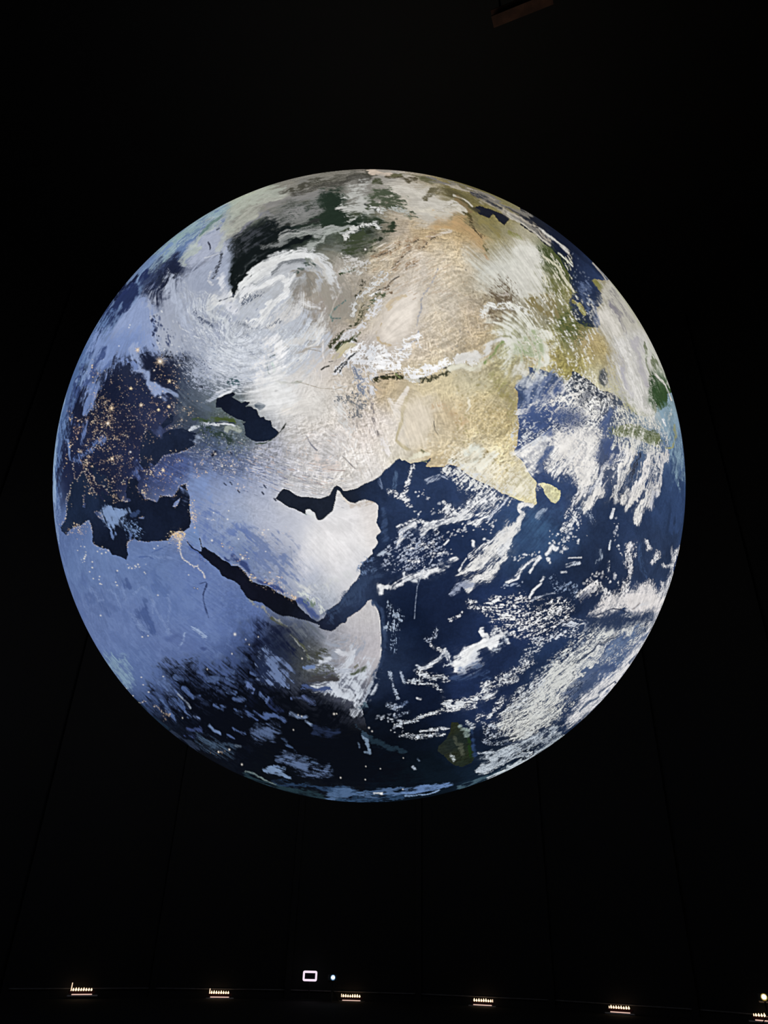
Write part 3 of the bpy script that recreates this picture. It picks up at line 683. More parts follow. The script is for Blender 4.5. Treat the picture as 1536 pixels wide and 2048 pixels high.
stroke(T('K',150,120,260,130,360,150,440,150), 5, (80,72,48), .9, 'puff', .9, .5); stroke(T('K',30,160,110,190), 6, (70,74,50), .8, 'puff', .9, .5)
stroke(T('K',0,75,100,85,200,95), 6, (206,182,152), 1, 'wisp', .6, .6)
stroke(T('K',200,110,350,90,480,130,640,160), 6, (96,92,58), .8, 'wisp', .9, .5)
stroke(T('K',560,130,800,190,1000,260,1200,340,1400,430,1536,500), 7, (120,114,104), .9, 'wisp', .9, .6, sx=60, sy=3)
stroke(T('K',780,200,1000,280,1200,390,1350,480,1536,600), 9, (170,156,128), .8, 'wisp', 1, .6, sx=60, sy=4)
stroke(T('K',950,260,1150,330,1250,400), 6, (56,58,66), .8, 'wisp', .9, .5)
stroke(T('K',1300,400,1420,470,1536,560), 5, (60,60,66), .8, 'wisp', .9, .5)
stroke(T('K',700,560,900,560,1000,650,1080,780), 22, (192,150,92), .6, 'big', .8, .7)
stroke(T('K',960,520,1000,620,1080,690), 5, (74,62,38), .7, 'fine', 1.2, .5); stroke(T('K',1100,760,1125,810), 5, (88,80,40), .8, 'fine', 1, .5); stroke(T('K',1100,860,1125,900), 4, (170,120,60), .9, 'puff', .8, .4)
stroke(T('K',880,460,960,500), 6, (80,70,34), .7, 'puff', 1, .4)
stroke(T('K',1060,560,1150,520,1230,640), 10, (140,124,66), .8, 'puff', .9, .5); stroke(T('K',1380,640,1440,700), 9, (132,126,56), .8, 'puff', .9, .5)
# Mongolian / Altai ridges
for a in (T('K',60,880,180,830,300,760), T('K',370,780,470,730), T('K',510,800,560,740,640,690), T('K',200,980,300,900,400,830), T('K',330,1000,430,960)):
    stroke(a, 9, (160,128,90), .6, 'rfine', 1.2, .5); stroke(a, 2.5, (96,84,66), .6, 'rfine', 1.3, .4)
stroke(T('K',560,700,700,660,760,650), 5, (228,212,186), .5, 'wisp', 1.2, .6)
stroke(T('K',190,1130,240,1095,280,1070), 2, (44,40,36)); stroke(T('K',0,1280,60,1230,130,1190,190,1150), 3.5, (62,56,46), .75, 'rfine', 1.2, .4)
stroke(T('K',0,1270,60,1240,130,1225), 4, (226,226,228), .8, 'rfine', 1, .3)
stroke(T('K',0,1390,60,1310,120,1260), 8, (70,84,50), .75, 'snow', 1.2, .45); stroke(T('K',30,1420,80,1330), 2.5, (222,222,222), .8, 'rfine')
stroke(T('K',120,1180,250,1250,230,1290), 4, (110,84,56), .6, 'dot', 1.2, .3)
# Taklamakan and its river
fill(S(765,650,790,610,822,575,838,590,826,640,810,670,786,686,768,684), (230,216,194), feather=8)
stroke(T('K',660,1000,635,1060,600,1130,560,1190,510,1240,490,1290,490,1380,465,1450,450,1540), 2.6, (156,158,170), .75, 'rfine', 1.2, .6, .8)
stroke(S(836,664,832,680,815,690,800,700), 2.4, (146,152,172), 1, 'puff', .7, .5)
stroke(T('K',180,1380,240,1300,330,1230), 6, (206,182,140), .8, 'puff', 1, .4)
stroke(S(782,690,764,686,754,672,764,650), 4, (196,170,124), .7, 'puff', 1, .4)
# Tibet speckle lakes
for p in ((920,662),(928,656),(936,664),(914,692),(905,698),(860,705),(885,640),(932,540),(1010,556),(926,510)):
    dots([(p[0], p[1], 1.3, .8)], (40, 38, 40))
for k in range(240):
    x = rl.uniform(840, 990); y = rl.uniform(540, 735); dots([(x, y, rl.uniform(.7, 1.7), .35)], rl.choice(((246,236,214), (176,140,92), (190,152,104))))
for k in range(150):
    x = rl.uniform(740, 900); y = rl.uniform(490, 600); l = rl.uniform(5, 18)
    stroke(S(x, y, x + l, y - l * .55), 1.3, rl.choice(((178,146,106), (240,226,204), (196,166,124))), .6)
# Chinese cloud sheet
fill(T('K',1000,850,1130,900,1200,800,1450,760,1560,800,1560,1330,1400,1250,1320,1150,1200,1120,1080,1080), (206,204,188), 1.0, 'big', 18, .6, .8)
fill(S(1010,540,1040,500,1080,490,1100,560,1110,600,1085,630,1060,600,1030,570), (212,208,192), 1.0, 'big', 20, .6, .8)
fill(S(985,590,1010,565,1032,590,1040,620,1010,622,990,640,968,640), (110,92,66), .75, 'rfine', 12, 1.1, .4)
stroke(T('K',1100,1420,1180,1330,1280,1350,1400,1380,1480,1400), 12, (228,226,216), .75, 'rfine', 1.1, .35)
stroke(T('K',1250,1230,1330,1210,1390,1260), 6, (196,184,170), .6, 'puff')
fill(S(1000,640,1060,620,1090,650,1100,700,1060,740,1020,720,990,680), (214,212,194), .72, 'puff', 20, 1.1, .5)
fill(S(1040,690,1060,670,1070,700,1060,725,1040,720), (146,158,106), .6, 'puff', 12, 1., .5)
# south China greens with white shreds
fill(T('L',210,560,300,560,380,650,440,760,470,830,470,900,400,870,300,760,230,650), (64,76,34), .95, 'fine', 9, .9, .5)
fill(T('L',300,850,420,900,490,960,470,1080,400,1100,300,1000,260,900), (112,110,52), .75, 'fine', 10, 1.1, .5)
fill(T('L',380,1220,480,1150,530,1270,640,1320,640,1420,520,1536,460,1480,400,1350), (74,86,40), .8, 'fine', 10, 1.1, .5)
fill(T('L',520,1400,640,1380,720,1450,700,1536,540,1536), (184,158,100), .7, 'fine', 10, 1.1, .5)
fill(T('L',100,1040,260,1010,360,1100,340,1200,220,1240,120,1180), (132,116,66), .7, 'puff', 10, 1.1, .4)
for k in range(210):
    x = rl.uniform(1050, 1190); y = rl.uniform(585, 760); l = rl.uniform(4, 10)
    stroke(S(x, y, x + l * .5, y + l), rl.uniform(1., 3.), (222,216,196), .55, 'fine', 1.2, .5)
for k in range(46):
    x = rl.uniform(1085, 1140); y = rl.uniform(505, 590); l = rl.uniform(8, 18)
    stroke(S(x, y, x + l * .6, y + l), 1.6, (214,204,168), .7, 'fine', .8, .5)
stroke(T('L',230,640,340,730,420,840,480,940), 4, (206,198,160), .9, 'wisp', .8, .5)
# coast haze on the far right limb
for y0, c in ((0, (176,164,142)), (22, (120,116,110)), (40, (190,182,162))):
    stroke(T('L',-200+y0*2,180+y0,0,260+y0,150,370+y0,300,480+y0), 4, c, .8, 'wisp', 1, .5, sx=50, sy=2.5)
stroke(T('L',180,370,300,450,400,540,470,600), 3, (200,196,184), .9, 'wisp', .8, .5); stroke(T('L',370,600,440,670,505,730), 2.4, (206,204,180), 1.1, 'wisp', .6, .5)
stroke(T('L',700,700,780,800,830,880), 2.5, (150,146,140), .8, 'wisp')
fill(T('L',690,870,720,855,770,890,800,930,770,960,730,920), (126,120,52), feather=3)
fill(T('L',750,1140,800,1080,780,1000,800,930,850,880,830,800,900,850,1100,1100,1350,1600,900,1600,860,1450,760,1340), (186,180,162), 1.1, 'puff', 10, .5, .7)
fill(T('L',760,1140,860,1130,920,1230,960,1350,900,1390,800,1330,750,1240), (208,201,186), 1.0, 'puff', 9, .6, .6)
stroke(T('L',860,1080,940,1200,1000,1330,1020,1420), 7, (130,126,134), .6, 'wisp', 1.1, .6, sx=46, sy=3)
stroke(T('L',880,950,980,1100,1080,1260), 6, (130,126,126), .55, 'wisp', 1.1, .6, sx=46, sy=3)
stroke(T('L',900,880,1020,1060,1150,1260,1280,1500), 7, (176,174,140), .8, 'wisp', .9, .6, sx=60, sy=4)
stroke(T('L',1000,1400,1100,1536), 16, (216,210,194), .9, 'wisp', .9, .6)
dots([(1145 + rl.gauss(10, 14), 560 + rl.gauss(0, 26), rl.uniform(.7, 1.5), .5) for _ in range(46)], (150, 168, 200))
stroke(T('L',600,960,640,1020,660,1060,720,1100), 4, (190,202,220), .55, 'dot', 1.3, .3)
stroke(T('L',600,900,660,1050,740,1250,760,1320), 10, (84,106,156), .6, 'wisp', 1, .6)
stroke(T('L',550,1090,600,1150,620,1190), 3, (186,180,110), .9, 'fine', .8, .4)

# -- Himalaya, Karakoram, Tian Shan: snow with dark valleys
stroke(T('E',0,60,100,200,150,330,120,440), 22, (212,214,220), .68, 'snow', 1.5, .35)
stroke(T('E',60,140,220,190,400,230,560,270,700,310,820,310,950,260,1060,210,1200,160), 20, (240,240,242), .86, 'snow', 1.5, .35, w1=11)
stroke(T('E',100,200,300,240,520,280,700,320), 19, (240,240,242), .74, 'snow', 1.5, .35)
stroke(T('E',150,90,330,110,480,110,600,20), 14, (238,238,240), .64, 'snow', 1.5, .35)
stroke(T('E',20,180,60,300,100,420,80,520), 9, (120,132,158), .5, 'snow', 1.4, .4)
stroke(T('E',230,400,330,380,430,370,490,350), 6.5, (52,54,30), .9, 'snow', 1.2, .4)
stroke(T('E',680,385,760,380,880,355,960,330), 6, (72,72,48), .8, 'snow', 1.2, .4)
stroke(T('E',240,370,400,330,480,320), 3, (44,50,40), .8, 'snow'); stroke(T('E',900,290,1000,250,1070,220), 4, (90,88,72), .8, 'snow')
stroke(T('E',430,335,470,365), 3, (110,124,60), 1.0)
stroke(T('E',520,360,600,380,680,385), 5, (200,196,180), .8, 'puff')
stroke(T('E',1060,200,1200,150,1350,60,1450,0), 12, (214,210,200), .9, 'puff', .9, .5)
stroke(T('E',960,310,1100,270,1250,220,1350,150), 10, (216,210,180), .8, 'puff', .9, .6)
stroke(T('E',1300,210,1400,110,1460,40), 5, (130,148,76), .8, 'puff', .9, .5)
stroke(S(700,620,720,600,745,570,770,550), 14, (204,204,202), .6, 'snow', 1.3, .3)
stroke(S(672,700,690,680,720,660,740,640,760,610), 11, (216,216,220), .72, 'snow', 1.2, .3)
stroke(S(660,690,690,664,716,640,730,620), 7, (70,74,50), .62, 'snow', 1.3, .4)
stroke(S(676,700,700,684,724,668), 6, (70,84,44), .7, 'puff', 1, .4)
stroke(S(690,740,720,720,740,700), 14, (216,220,228), .7, 'snow', 1.3, .3)
stroke(S(672,745,684,738,700,722), 5, (54,62,70), .7, 'snow', 1.2, .3)
stroke(S(680,780,690,820,700,860), 16, (214,212,208), .5, 'snow', 1.4, .35); stroke(S(680,800,700,790,720,800,712,830), 10, (120,124,130), .55, 'snow', 1.4, .3)
stroke(S(672,715,690,706,708,690), 6, (196,180,130), .8, 'puff')
# Pakistan / Indus
stroke(T('E',150,450,200,600,210,750,230,870,290,960,330,1080), 4, (140,132,130), .6, 'rfine', 1.2, .5)
stroke(T('E',280,960,330,1050,350,1120), 10, (236,228,220), .8, 'rfine', 1.2, .4)
stroke(T('E',560,480,520,560,470,640,440,740), 8, (232,220,200), .85, 'wisp', .9, .8, sx=40, sy=4); stroke(T('E',390,560,430,640,450,720), 7, (230,218,198), .85, 'wisp', .9, .8)
stroke(T('E',450,500,490,430), 6, (196,172,128), .8, 'puff')
stroke(T('E',560,560,510,700,490,800,450,900,440,960,500,1010,590,1050), 6, (196,178,130), 1.0, 'puff', .7, .5)
stroke(T('E',230,470,300,500), 10, (206,176,128), .7, 'puff')
fill(T('E',560,620,700,560,800,620,790,800,740,930,620,960,500,930,520,780), (226,208,174), 1.0, 'puff', 14, .4, .8)
stroke(T('E',810,780,820,860,850,910), 1.6, (90,84,72), .9); stroke(T('E',1130,560,1150,640,1110,680), 4, (232,218,180), .8, 'puff')
stroke(T('E',800,620,900,640,1000,740,1080,760), 9, (194,158,108), .55, 'fine', 1.2, .7, .7)
for k in range(330):
    x = rl.uniform(905, 1036); y = rl.gauss(850, 55)
    if x > 1036 or y < 745 or y > 960: continue
    dots([(x, y, rl.uniform(.9, 2.2), .5)], rl.choice(((240,226,184), (146,120,48), (168,132,66), (236,216,160), (130,116,50))))
for k in range(120):
    x = rl.uniform(850, 1060); y = 905 + (x - 850) * .42 + rl.gauss(-10, 22)
    if y > 905 + (x - 850) * .5: continue
    dots([(x, y, rl.uniform(1.0, 2.6), .5)], rl.choice(((248,240,214), (206,176,120), (244,232,204))))
stroke(T('E',1130,1060,1250,1010,1300,1100,1200,1160), 12, (222,224,206), .8, 'puff', .9, .6); stroke(T('E',1050,1180,1250,1200,1400,1100), 12, (234,230,206), .7, 'puff', 1, .5)
stroke(T('E',1300,1100,1330,1070), 3, (120,96,40)); stroke(T('E',700,1050,725,1075), 3.2, (64,74,36)); stroke(T('E',950,1140,1000,1150), 5, (120,110,76), .8, 'puff'); stroke(T('E',690,1165,760,1150), 4, (70,92,80), .9, 'puff', .6, .5)
stroke(T('E',560,1140,640,1100,740,1080), 6, (226,216,180), .8, 'puff')

stroke(S(905,915,950,938,1000,965,1050,985), 26, (238,228,198), .62, 'fine', 1.2, .7, .85); stroke(S(940,900,990,925,1030,950), 18, (236,226,194), .5, 'fine', 1.3, .6, .8); stroke(S(1000,770,1024,800,1026,850), 16, (150,136,70), .45, 'fine', 1.4, .5, .7); stroke(S(985,745,1010,760), 14, (160,152,84), .5, 'fine', 1.3, .6, .7)
# -- Iran, Afghanistan: folded ridges
for k in range(260):
    t = rl.random(); x = 470 + 200 * t + rl.gauss(0, 24); y = 925 + 45 * t + rl.gauss(0, 22)
    l = rl.uniform(4, 12); stroke(S(x, y, x + l, y + l * (.42 - .2 * t)), rl.uniform(.9, 1.7), rl.choice(((226,222,220), (98,108,138), (120,126,150), (232,226,220), (206,170,140))), .5)
for k in range(190):
    a = rl.uniform(0, 6.28); rr = rl.uniform(.35, 1.0); x = 640 + 70 * rr * math.cos(a); y = 905 + 42 * rr * math.sin(a)
    tx, ty = -70 * math.sin(a), 42 * math.cos(a); l = rl.uniform(.05, .14)
    stroke(S(x, y, x + tx * l, y + ty * l), rl.uniform(.9, 1.7), rl.choice(((232,228,224), (150,146,146), (224,196,170), (166,160,158))), .5)
for k in range(150):
    t = rl.random(); x = 600 + 90 * t; y = 968 + rl.gauss(4, 9) + 12 * math.sin(3 * t); l = rl.uniform(5, 14)
    stroke(S(x, y, x + l, y + l * (.35 - .7 * t)), 1.1, rl.choice(((234,232,230), (150,150,156), (176,172,170))), .5)
for k in range(130):
    x = rl.gauss(715, 18); y = rl.uniform(780, 960); l = rl.uniform(4, 9)
    stroke(S(x, y, x + l * .25, y + l), 1.2, rl.choice(((238,232,226), (140,136,136), (206,186,166))), .45)
stroke(T('B',690,960,760,900,800,850,825,800), 3.6, (40,46,40), 1, 'puff', .8, .4); stroke(T('B',540,1000,640,990,700,960), 3, (58,76,62), .9, 'puff', .8, .4)
stroke(T('B',430,960,480,1010,540,1030), 4, (130,150,160), .8, 'puff', .9, .4)
stroke(T('B',1020,920,1060,1000,1120,1060), 2, (130,132,146), .8, 'wisp'); stroke(T('B',1370,1120,1440,1190,1490,1240), 1.8, (120,116,120), .8); stroke(T('B',1240,1240,1390,1260), 2, (150,124,110), .8)
stroke(T('B',1100,1120,1250,1210,1330,1210), 9, (220,198,178), .55, 'fine', 1.2, .7, .7); stroke(T('B',1360,1000,1420,1050,1480,1030,1500,960), 3, (240,236,230), .9)
# Caucasus
stroke(T('B',0,790,120,760,240,740,330,770), 7, (66,84,36), .9, 'puff', 1, .4); stroke(T('A',1400,770,1536,780), 6, (48,70,34), .9, 'puff', 1, .4)
stroke(T('B',0,810,120,800,250,800,340,815), 4, (206,214,226), .9, 'rfine', 1.0, .35); stroke(T('A',1370,860,1536,820), 5, (190,202,222), .8, 'rfine', 1.1, .35)
stroke(T('B',150,790,330,795), 1.6, (40,54,90), .8, 'puff')
stroke(T('B',0,880,150,900,300,950), 14, (44,62,60), .65, 'rfine', 1.3, .35); stroke(T('B',250,850,350,830,400,860), 8, (150,160,150), .8, 'puff')
for k in range(210):
    x = rl.uniform(395, 500); y = rl.gauss(890, 22); dots([(x, y, rl.uniform(.7, 1.5), .6)], rl.choice(((206,214,226), (46,62,64), (150,164,190), (58,76,58))))
# Anatolia / Kurdistan night ridges
for k in range(170):
    t = rl.random(); x = 340 + 230 * t; y = 905 + 50 * t + rl.gauss(0, 16); l = rl.uniform(4, 11)
    stroke(S(x, y, x + l, y + l * .3), 1.1, rl.choice(((150,172,220), (40,56,112), (120,146,206), (58,76,140))), .55)
dots([(T('B', 140, 1090)[0][0], T('B', 140, 1090)[0][1], 4.5, 1.)], (14, 20, 44)); stroke(T('B',120,1110,150,1070), 3, (14,20,44)); stroke(T('B',270,1070,300,1090), 3, (20,28,56))
for q in ((290,1380),(235,1388),(365,1450),(625,1410),(600,1470),(725,1530)):
    p = T('B', *q)[0]; stroke(S(p[0] - 2, p[1] - 2, p[0] + 2, p[1] + 2), 2.2, (30,40,70))
# Kazakh steppe: pale plain, Aral, rivers, lakes
fill(T('B',240,432,290,370,350,350,380,400,386,432,320,434), (62,98,114), feather=2); stroke(T('B',250,430,300,375,350,352), 1.6, (26,44,58))
fill(T('B',520,620,550,595,600,615,636,630,600,660,565,675,535,655), (66,84,108), feather=1.5)
fill(T('B',708,480,725,472,757,488,745,515,720,505), (24,24,26), feather=1.5)
stroke(T('B',0,440,80,465,160,500), 2, (52,60,84), .9); stroke(T('A',1420,450,1536,465), 1.6, (40,46,64)); stroke(T('A',1430,440,1430,340), 1.4, (60,66,84)); stroke(T('A',1350,570,1380,520), 1.6, (40,48,66))
stroke(T('B',170,500,260,460,330,450), 5, (206,214,230), .9, 'wisp', .9, .5); stroke(T('B',180,540,300,480), 4, (214,220,232), .9, 'wisp', .9, .5); stroke(T('B',0,610,120,560,170,520), 6, (170,184,212), .8, 'wisp', .9, .5)
stroke(T('B',640,230,660,310,690,330), 1.8, (120,140,142), .9); stroke(T('B',690,220,720,250,715,300), 4, (176,206,202), .9, 'puff'); stroke(T('B',670,160,720,140), 1.8, (60,84,76))
stroke(T('B',720,350,780,400,850,400,960,405), 5, (176,178,166), .8, 'puff', .9, .5); stroke(T('B',930,400,1150,460,1300,475,1380,440), 1.2, (160,146,120), .8)
stroke(T('B',1165,278,1200,255,1245,245), 2.2, (24,26,22)); stroke(T('B',1240,208,1280,200), 1.2, (40,40,30)); stroke(T('B',1040,90,1160,110), 1.6, (150,140,126), .8); stroke(T('B',930,120,1060,80,1150,60), 4, (176,168,156), .7, 'wisp')
stroke(T('B',1180,0,1180,120,1200,200), 2.4, (232,222,212), .7)
stroke(T('B',1300,80,1360,40,1500,20), 6, (56,64,36), .8, 'rfine', 1.2, .35); stroke(T('B',1280,320,1400,220,1536,120), 9, (220,222,228), .75, 'rfine', 1.2, .3); stroke(T('B',1290,300,1400,210,1530,100), 3, (70,74,76), .7, 'rfine', 1.2, .35)
stroke(T('B',1340,120,1420,60,1480,60), 6, (196,184,140), .8, 'puff')
stroke(T('B',760,0,800,80,780,200,760,300), 18, (234,234,236), .85, 'puff', 1, .7); stroke(T('B',650,100,600,200,560,280,600,380), 22, (222,222,224), .8, 'puff', 1, .6)
fill(T('B',450,480,600,400,720,330,800,460,900,520,860,640,720,640,600,600,520,560), (226,226,226), .95, 'big', 16, .5, .8)
stroke(T('B',820,660,1000,600,1150,560), 16, (224,218,208), .8, 'wisp', 1, .7)
fill(T('B',0,0,300,0,600,0,620,150,500,250,380,340,200,400,0,330), (184,196,220), .7, 'fine', 18, 1.2, .5)
fill(T('B',0,0,500,0,560,120,380,200,150,200,0,150), (206,216,232), .6, 'fine', 16, 1.2, .5)
for k in range(120):
    x = rl.uniform(360, 520); y = rl.uniform(655, 760); l = rl.uniform(4, 12)
    stroke(S(x, y, x + l, y + l * .5), 1.4, rl.choice(((226,232,240), (132,148,184), (150,166,196), (214,222,236))), .5)
# gulf and Arabian detail
stroke(T('D',1020,200,1060,240,1100,280), 5, (212,218,222), 1.1, 'puff', .6, .5); stroke(T('D',980,210,1020,240), 2, (110,140,136), .9)
stroke(T('D',1340,10,1380,70,1430,130,1500,140,1536,150), 3, (216,200,176), .9, 'rfine', .8, .5); stroke(T('G',0,140,100,130,200,120), 6, (196,180,160), .7, 'rfine', 1.2, .4); stroke(T('D',1350,15,1390,70,1440,112,1500,128), 1.4, (62,58,50), .8)
stroke(T('D',865,540,880,660,930,780,980,830), 1.6, (130,144,180), .7); stroke(T('D',655,100,660,180), 1.5, (150,164,196), .6)
fill(T('D',420,480,560,480,780,520,860,640,860,820,760,900,640,850,540,780,440,620), (92,116,178), .45, 'puff', 18, 1.3, .5, .8)
fill(T('D',0,200,200,250,330,400,450,600,400,680,250,600,60,520), (86,114,188), .5, 'puff', 18, 1.2, .5, .8)
stroke(T('D',280,640,400,720,500,830), 7, (48,68,134), .7, 'puff', 1, .5); stroke(T('D',540,870,640,890,780,980), 6, (56,76,146), .9, 'puff', .8, .5)
stroke(T('D',930,1080,1000,1120,1080,1190,1120,1240), 8, (62,84,156), 1, 'puff', .6, .6)
stroke(T('D',940,1000,1050,1050,1150,1120,1180,1190), 9, (196,204,204), .7, 'rfine', 1.2, .4); stroke(T('D',1000,1080,1100,1120), 8, (110,130,120), .55, 'rfine', 1.2, .4)
stroke(T('D',900,900,1100,960,1300,900,1450,840), 12, (196,200,204), .5, 'puff', 1.1, .5)
stroke(T('D',960,700,1100,500,1250,400,1400,300), 30, (226,224,228), .5)
fill(T('D',1150,300,1300,230,1500,200,1536,500,1500,700,1300,760,1150,700,1050,500), (231,228,229), feather=40, op=.9)
# coast rim of Ethiopia/Eritrea highlands
stroke(T('D',380,920,440,1000,500,1090,600,1120,660,1180,760,1240,840,1310,880,1390,950,1480,1000,1536), 4, (132,138,140), .8, 'rfine', 1.1, .4)
stroke(T('D',700,1220,830,1300,880,1400,980,1500), 5, (78,82,62), .8, 'puff', 1, .4); stroke(T('N',540,0,590,60,600,140), 4, (84,88,62), .8, 'puff', 1, .4)
fill(T('D',780,1230,950,1250,1120,1300,1150,1330,1050,1400,930,1420,860,1330), (92,102,118), .7, 'puff', 12, 1., .5)
fill(T('D',420,1380,600,1340,780,1350,850,1450,900,1540,500,1540), (18,26,56), .95, 'puff', 18, .8, .6)
stroke(T('D',0,900,60,880,75,920,40,980,35,1060,60,1150,80,1230), 1.6, (24,38,90), .9)
for k in range(160):
    x = rl.gauss(455, 40); y = rl.gauss(1195, 30); dots([(x, y, rl.uniform(.8, 1.8), .3)], rl.choice(((60,86,160), (132,162,222), (120,150,214))))
# -- Sahara blues
fill(S(130,1090,240,1120,380,1110,470,1200,480,1280,420,1350,280,1350,180,1260), (70,98,166), .40, 'big', 20, 1.5, 1.0, .40)
fill(S(130,1090,240,1120,380,1110,470,1200,480,1280,420,1350,280,1350,180,1260), (108,138,204), .38, 'puff', 20, 1.4, 1.0, .30)
for pts, w, c in ((T('C',740,840,780,920), 8, (56,82,150)), (T('C',665,795,670,800), 4, (70,98,168)), (T('C',920,1180,900,1260,950,1310,1000,1360), 11, (54,80,150)), (T('C',930,1060,920,1120), 7, (66,94,164)),
                  (T('C',1020,800,1040,850), 9, (78,108,180)), (T('C',1060,880,1130,960), 11, (74,104,176)), (T('C',360,860,340,900), 9, (78,106,176)), (T('C',400,1000,420,1080), 8, (74,102,172)), (T('C',500,1000,560,1060,640,1140), 9, (76,104,174)),
                  (T('C',510,1120,560,1180), 9, (70,98,168)), (T('C',700,1180,760,1280), 8, (80,108,178)), (T('C',1180,1420,1260,1400), 7, (72,98,170)), (T('C',1470,1510,1500,1520), 5, (54,76,144)), (T('C',300,1130,340,1200), 8, (78,106,176)), (T('C',640,1380,740,1500), 9, (80,108,178)), (T('C',220,900,280,1060), 7, (76,104,174)), (T('C',1160,1060,1220,1150), 9, (80,110,182))):
    stroke(pts, w * 1.15, c, .95, 'puff', 1.1, .9, .75)
for pts in (T('C',600,950,680,1000,700,1120), T('C',820,1000,900,930,960,960), T('C',930,640,1050,640,1180,660), T('C',780,1180,900,1320,1000,1400), T('C',1150,1000,1170,1150,1150,1350), T('C',1320,1370,1270,1500), T('C',420,950,480,1080,520,1060), T('C',620,900,740,960,760,1060), T('C',960,960,1010,1060,1000,1180), T('C',1000,1050,1060,1180,1180,1380), T('C',850,1210,900,1320,970,1370)):
    stroke(pts, 4, (116,146,212), .75, 'fine', 1.1, .8, .5)
stroke(T('C',1410,1330,1450,1340,1500,1420), 6, (136,166,224), .7, 'fine', 1.1, .4); stroke(T('C',1320,1370,1280,1490), 2, (134,164,222), .8, 'puff')
stroke(T('C',880,640,960,640,1010,660), 2.5, (74,104,178), .8, 'puff'); stroke(T('C',1000,600,1100,560,1180,520), 2, (74,104,176), .7, 'puff')
for p in (T('C',1410,940)[0], T('C',1440,948)[0]): dots([(p[0], p[1], 1.5, .9)], (20, 30, 66))
stroke(T('C',1500,1000,1520,940,1536,900), 2, (26,40,92)); stroke(T('C',1500,1000,1505,1120,1530,1200), 1.4, (46,66,130), .8)
fill(T('C',1300,420,1440,350,1460,460,1480,560,1400,520), (104,138,208), feather=4)
stroke(T('C',1530,700,1430,590,1350,500), 7, (70,98,176), .6, 'puff', 1, .5)

_m = (seamask > .5) & (xx < 1040) & (yy > 640)
IMG[_m] = sea3[_m]
HALO = False
# -- Africa by night: dark forest, moonlit cloud
fill(T('M',700,350,900,300,1100,360,1280,330,1536,200,1536,1300,1300,1150,1000,1000,800,800,600,600), (8,12,24), 1.0, 'puff', 26, .8, .8)
fill(T('N',0,500,200,380,500,400,800,520,1050,650,1130,800,1180,1000,1400,1100,1536,1300,1000,1360,400,1300,0,1150), (8,12,22), .95, 'puff', 24, .7, .9)
fill(T('M',110,170,160,150,260,200,300,300,350,420,310,470,220,380,150,290), (112,148,190), 1.0, 'puff', 8, .8, .6)
stroke(T('M',60,190,110,260,190,360,300,470), 1.6, (190,208,230), .9)
fill(T('M',580,380,640,350,720,400,800,500,850,580,780,540,700,520,640,480), (78,106,172), .9, 'puff', 7, .9, .5)
stroke(T('M',600,540,680,640,760,740), 9, (66,94,156), .8, 'puff', 1, .5); stroke(T('M',740,600,830,620,920,720), 8, (60,86,146), .6, 'puff', 1.1, .4); stroke(T('M',780,520,860,590,920,640), 3, (120,136,164), .9, 'puff')
stroke(T('M',850,470,930,540,1000,530), 5, (62,88,150), .8, 'puff', 1, .4); stroke(T('M',960,720,1010,770), 4, (90,116,176), .9, 'puff'); stroke(T('M',870,690,930,740), 4, (76,102,160), .8, 'puff')
stroke(T('M',1100,830,1150,870,1200,890), 5, (94,124,184), 1.1, 'puff', .7, .5); stroke(T('M',900,880,1000,870), 9, (48,66,124), .8, 'puff', .9, .5)
fill(T('M',1000,930,1150,980,1300,1040,1300,1100,1180,1080,1040,1000), (54,78,112), .9, 'puff', 8, .8, .6); stroke(T('M',1340,1010,1390,1025), 3, (84,104,132), .9)
stroke(T('M',740,890,860,950,1000,1040), 6, (34,46,72), .8, 'wisp'); stroke(T('M',380,600,520,740,700,860), 10, (22,40,64), .9, 'puff', .7, .7)
for q in ((1290,280,10),(1400,180,8),(1210,480,6),(1310,490,6),(1480,470,6),(1380,560,8),(1200,640,9),(1450,700,9),(1370,680,7),(1380,880,7),(1300,940,5),(820,360,7),(1100,360,8),(1180,360,7),(1450,420,7),(1520,310,6),(1300,380,7)):
    p = T('M', q[0], q[1])[0]; stroke(S(p[0] - q[2], p[1] - 2, p[0] + q[2], p[1] + 3), q[2] * .75, (60,84,140), .7, 'puff', 1.3, .5)
fill(T('N',170,70,240,40,300,110,360,200,460,320,470,360,360,340,320,400,220,380,140,320,180,250,130,170,220,140), (92,118,176), .8, 'puff', 8, 1.1, .4)
stroke(T('N',0,400,60,440), 6, (84,110,178), .8, 'puff'); stroke(T('N',130,480,220,530), 6, (70,96,156), .7, 'puff', 1.1, .4); stroke(T('N',100,640,240,690,360,730), 8, (64,90,152), .8, 'puff', 1, .5); stroke(T('N',0,600,100,700), 6, (58,82,140), .7, 'puff')
stroke(T('N',430,660,500,680,570,710), 7, (104,130,180), 1.0, 'puff', .7, .5); stroke(T('N',570,740,630,780), 4.5, (120,148,196), 1, 'puff', .8, .5)
fill(T('N',80,830,160,780,280,800,310,880,260,910,120,890), (72,96,148), .9, 'puff', 8, .8, .6); stroke(T('N',350,900,420,980,480,1030), 6, (54,78,124), .8, 'puff', 1, .5)
fill(T('N',310,1080,420,1050,560,1100,690,1160,600,1170,800,1205,830,1225,700,1245,560,1220,440,1160), (78,104,156), .85, 'puff', 7, .8, .5)
stroke(T('N',180,1190,300,1220,440,1260), 6, (104,136,188), 1.1, 'puff', .6, .5); stroke(T('N',270,1170,380,1190), 4, (90,120,172), .9, 'puff'); stroke(T('N',560,1090,680,1150), 4, (60,86,130), .8, 'puff')
stroke(T('N',640,830,800,840,900,850), 11, (28,42,78), .9, 'puff', .8, .7); stroke(T('N',260,560,340,640), 9, (30,44,90), .7, 'puff', 1, .6)
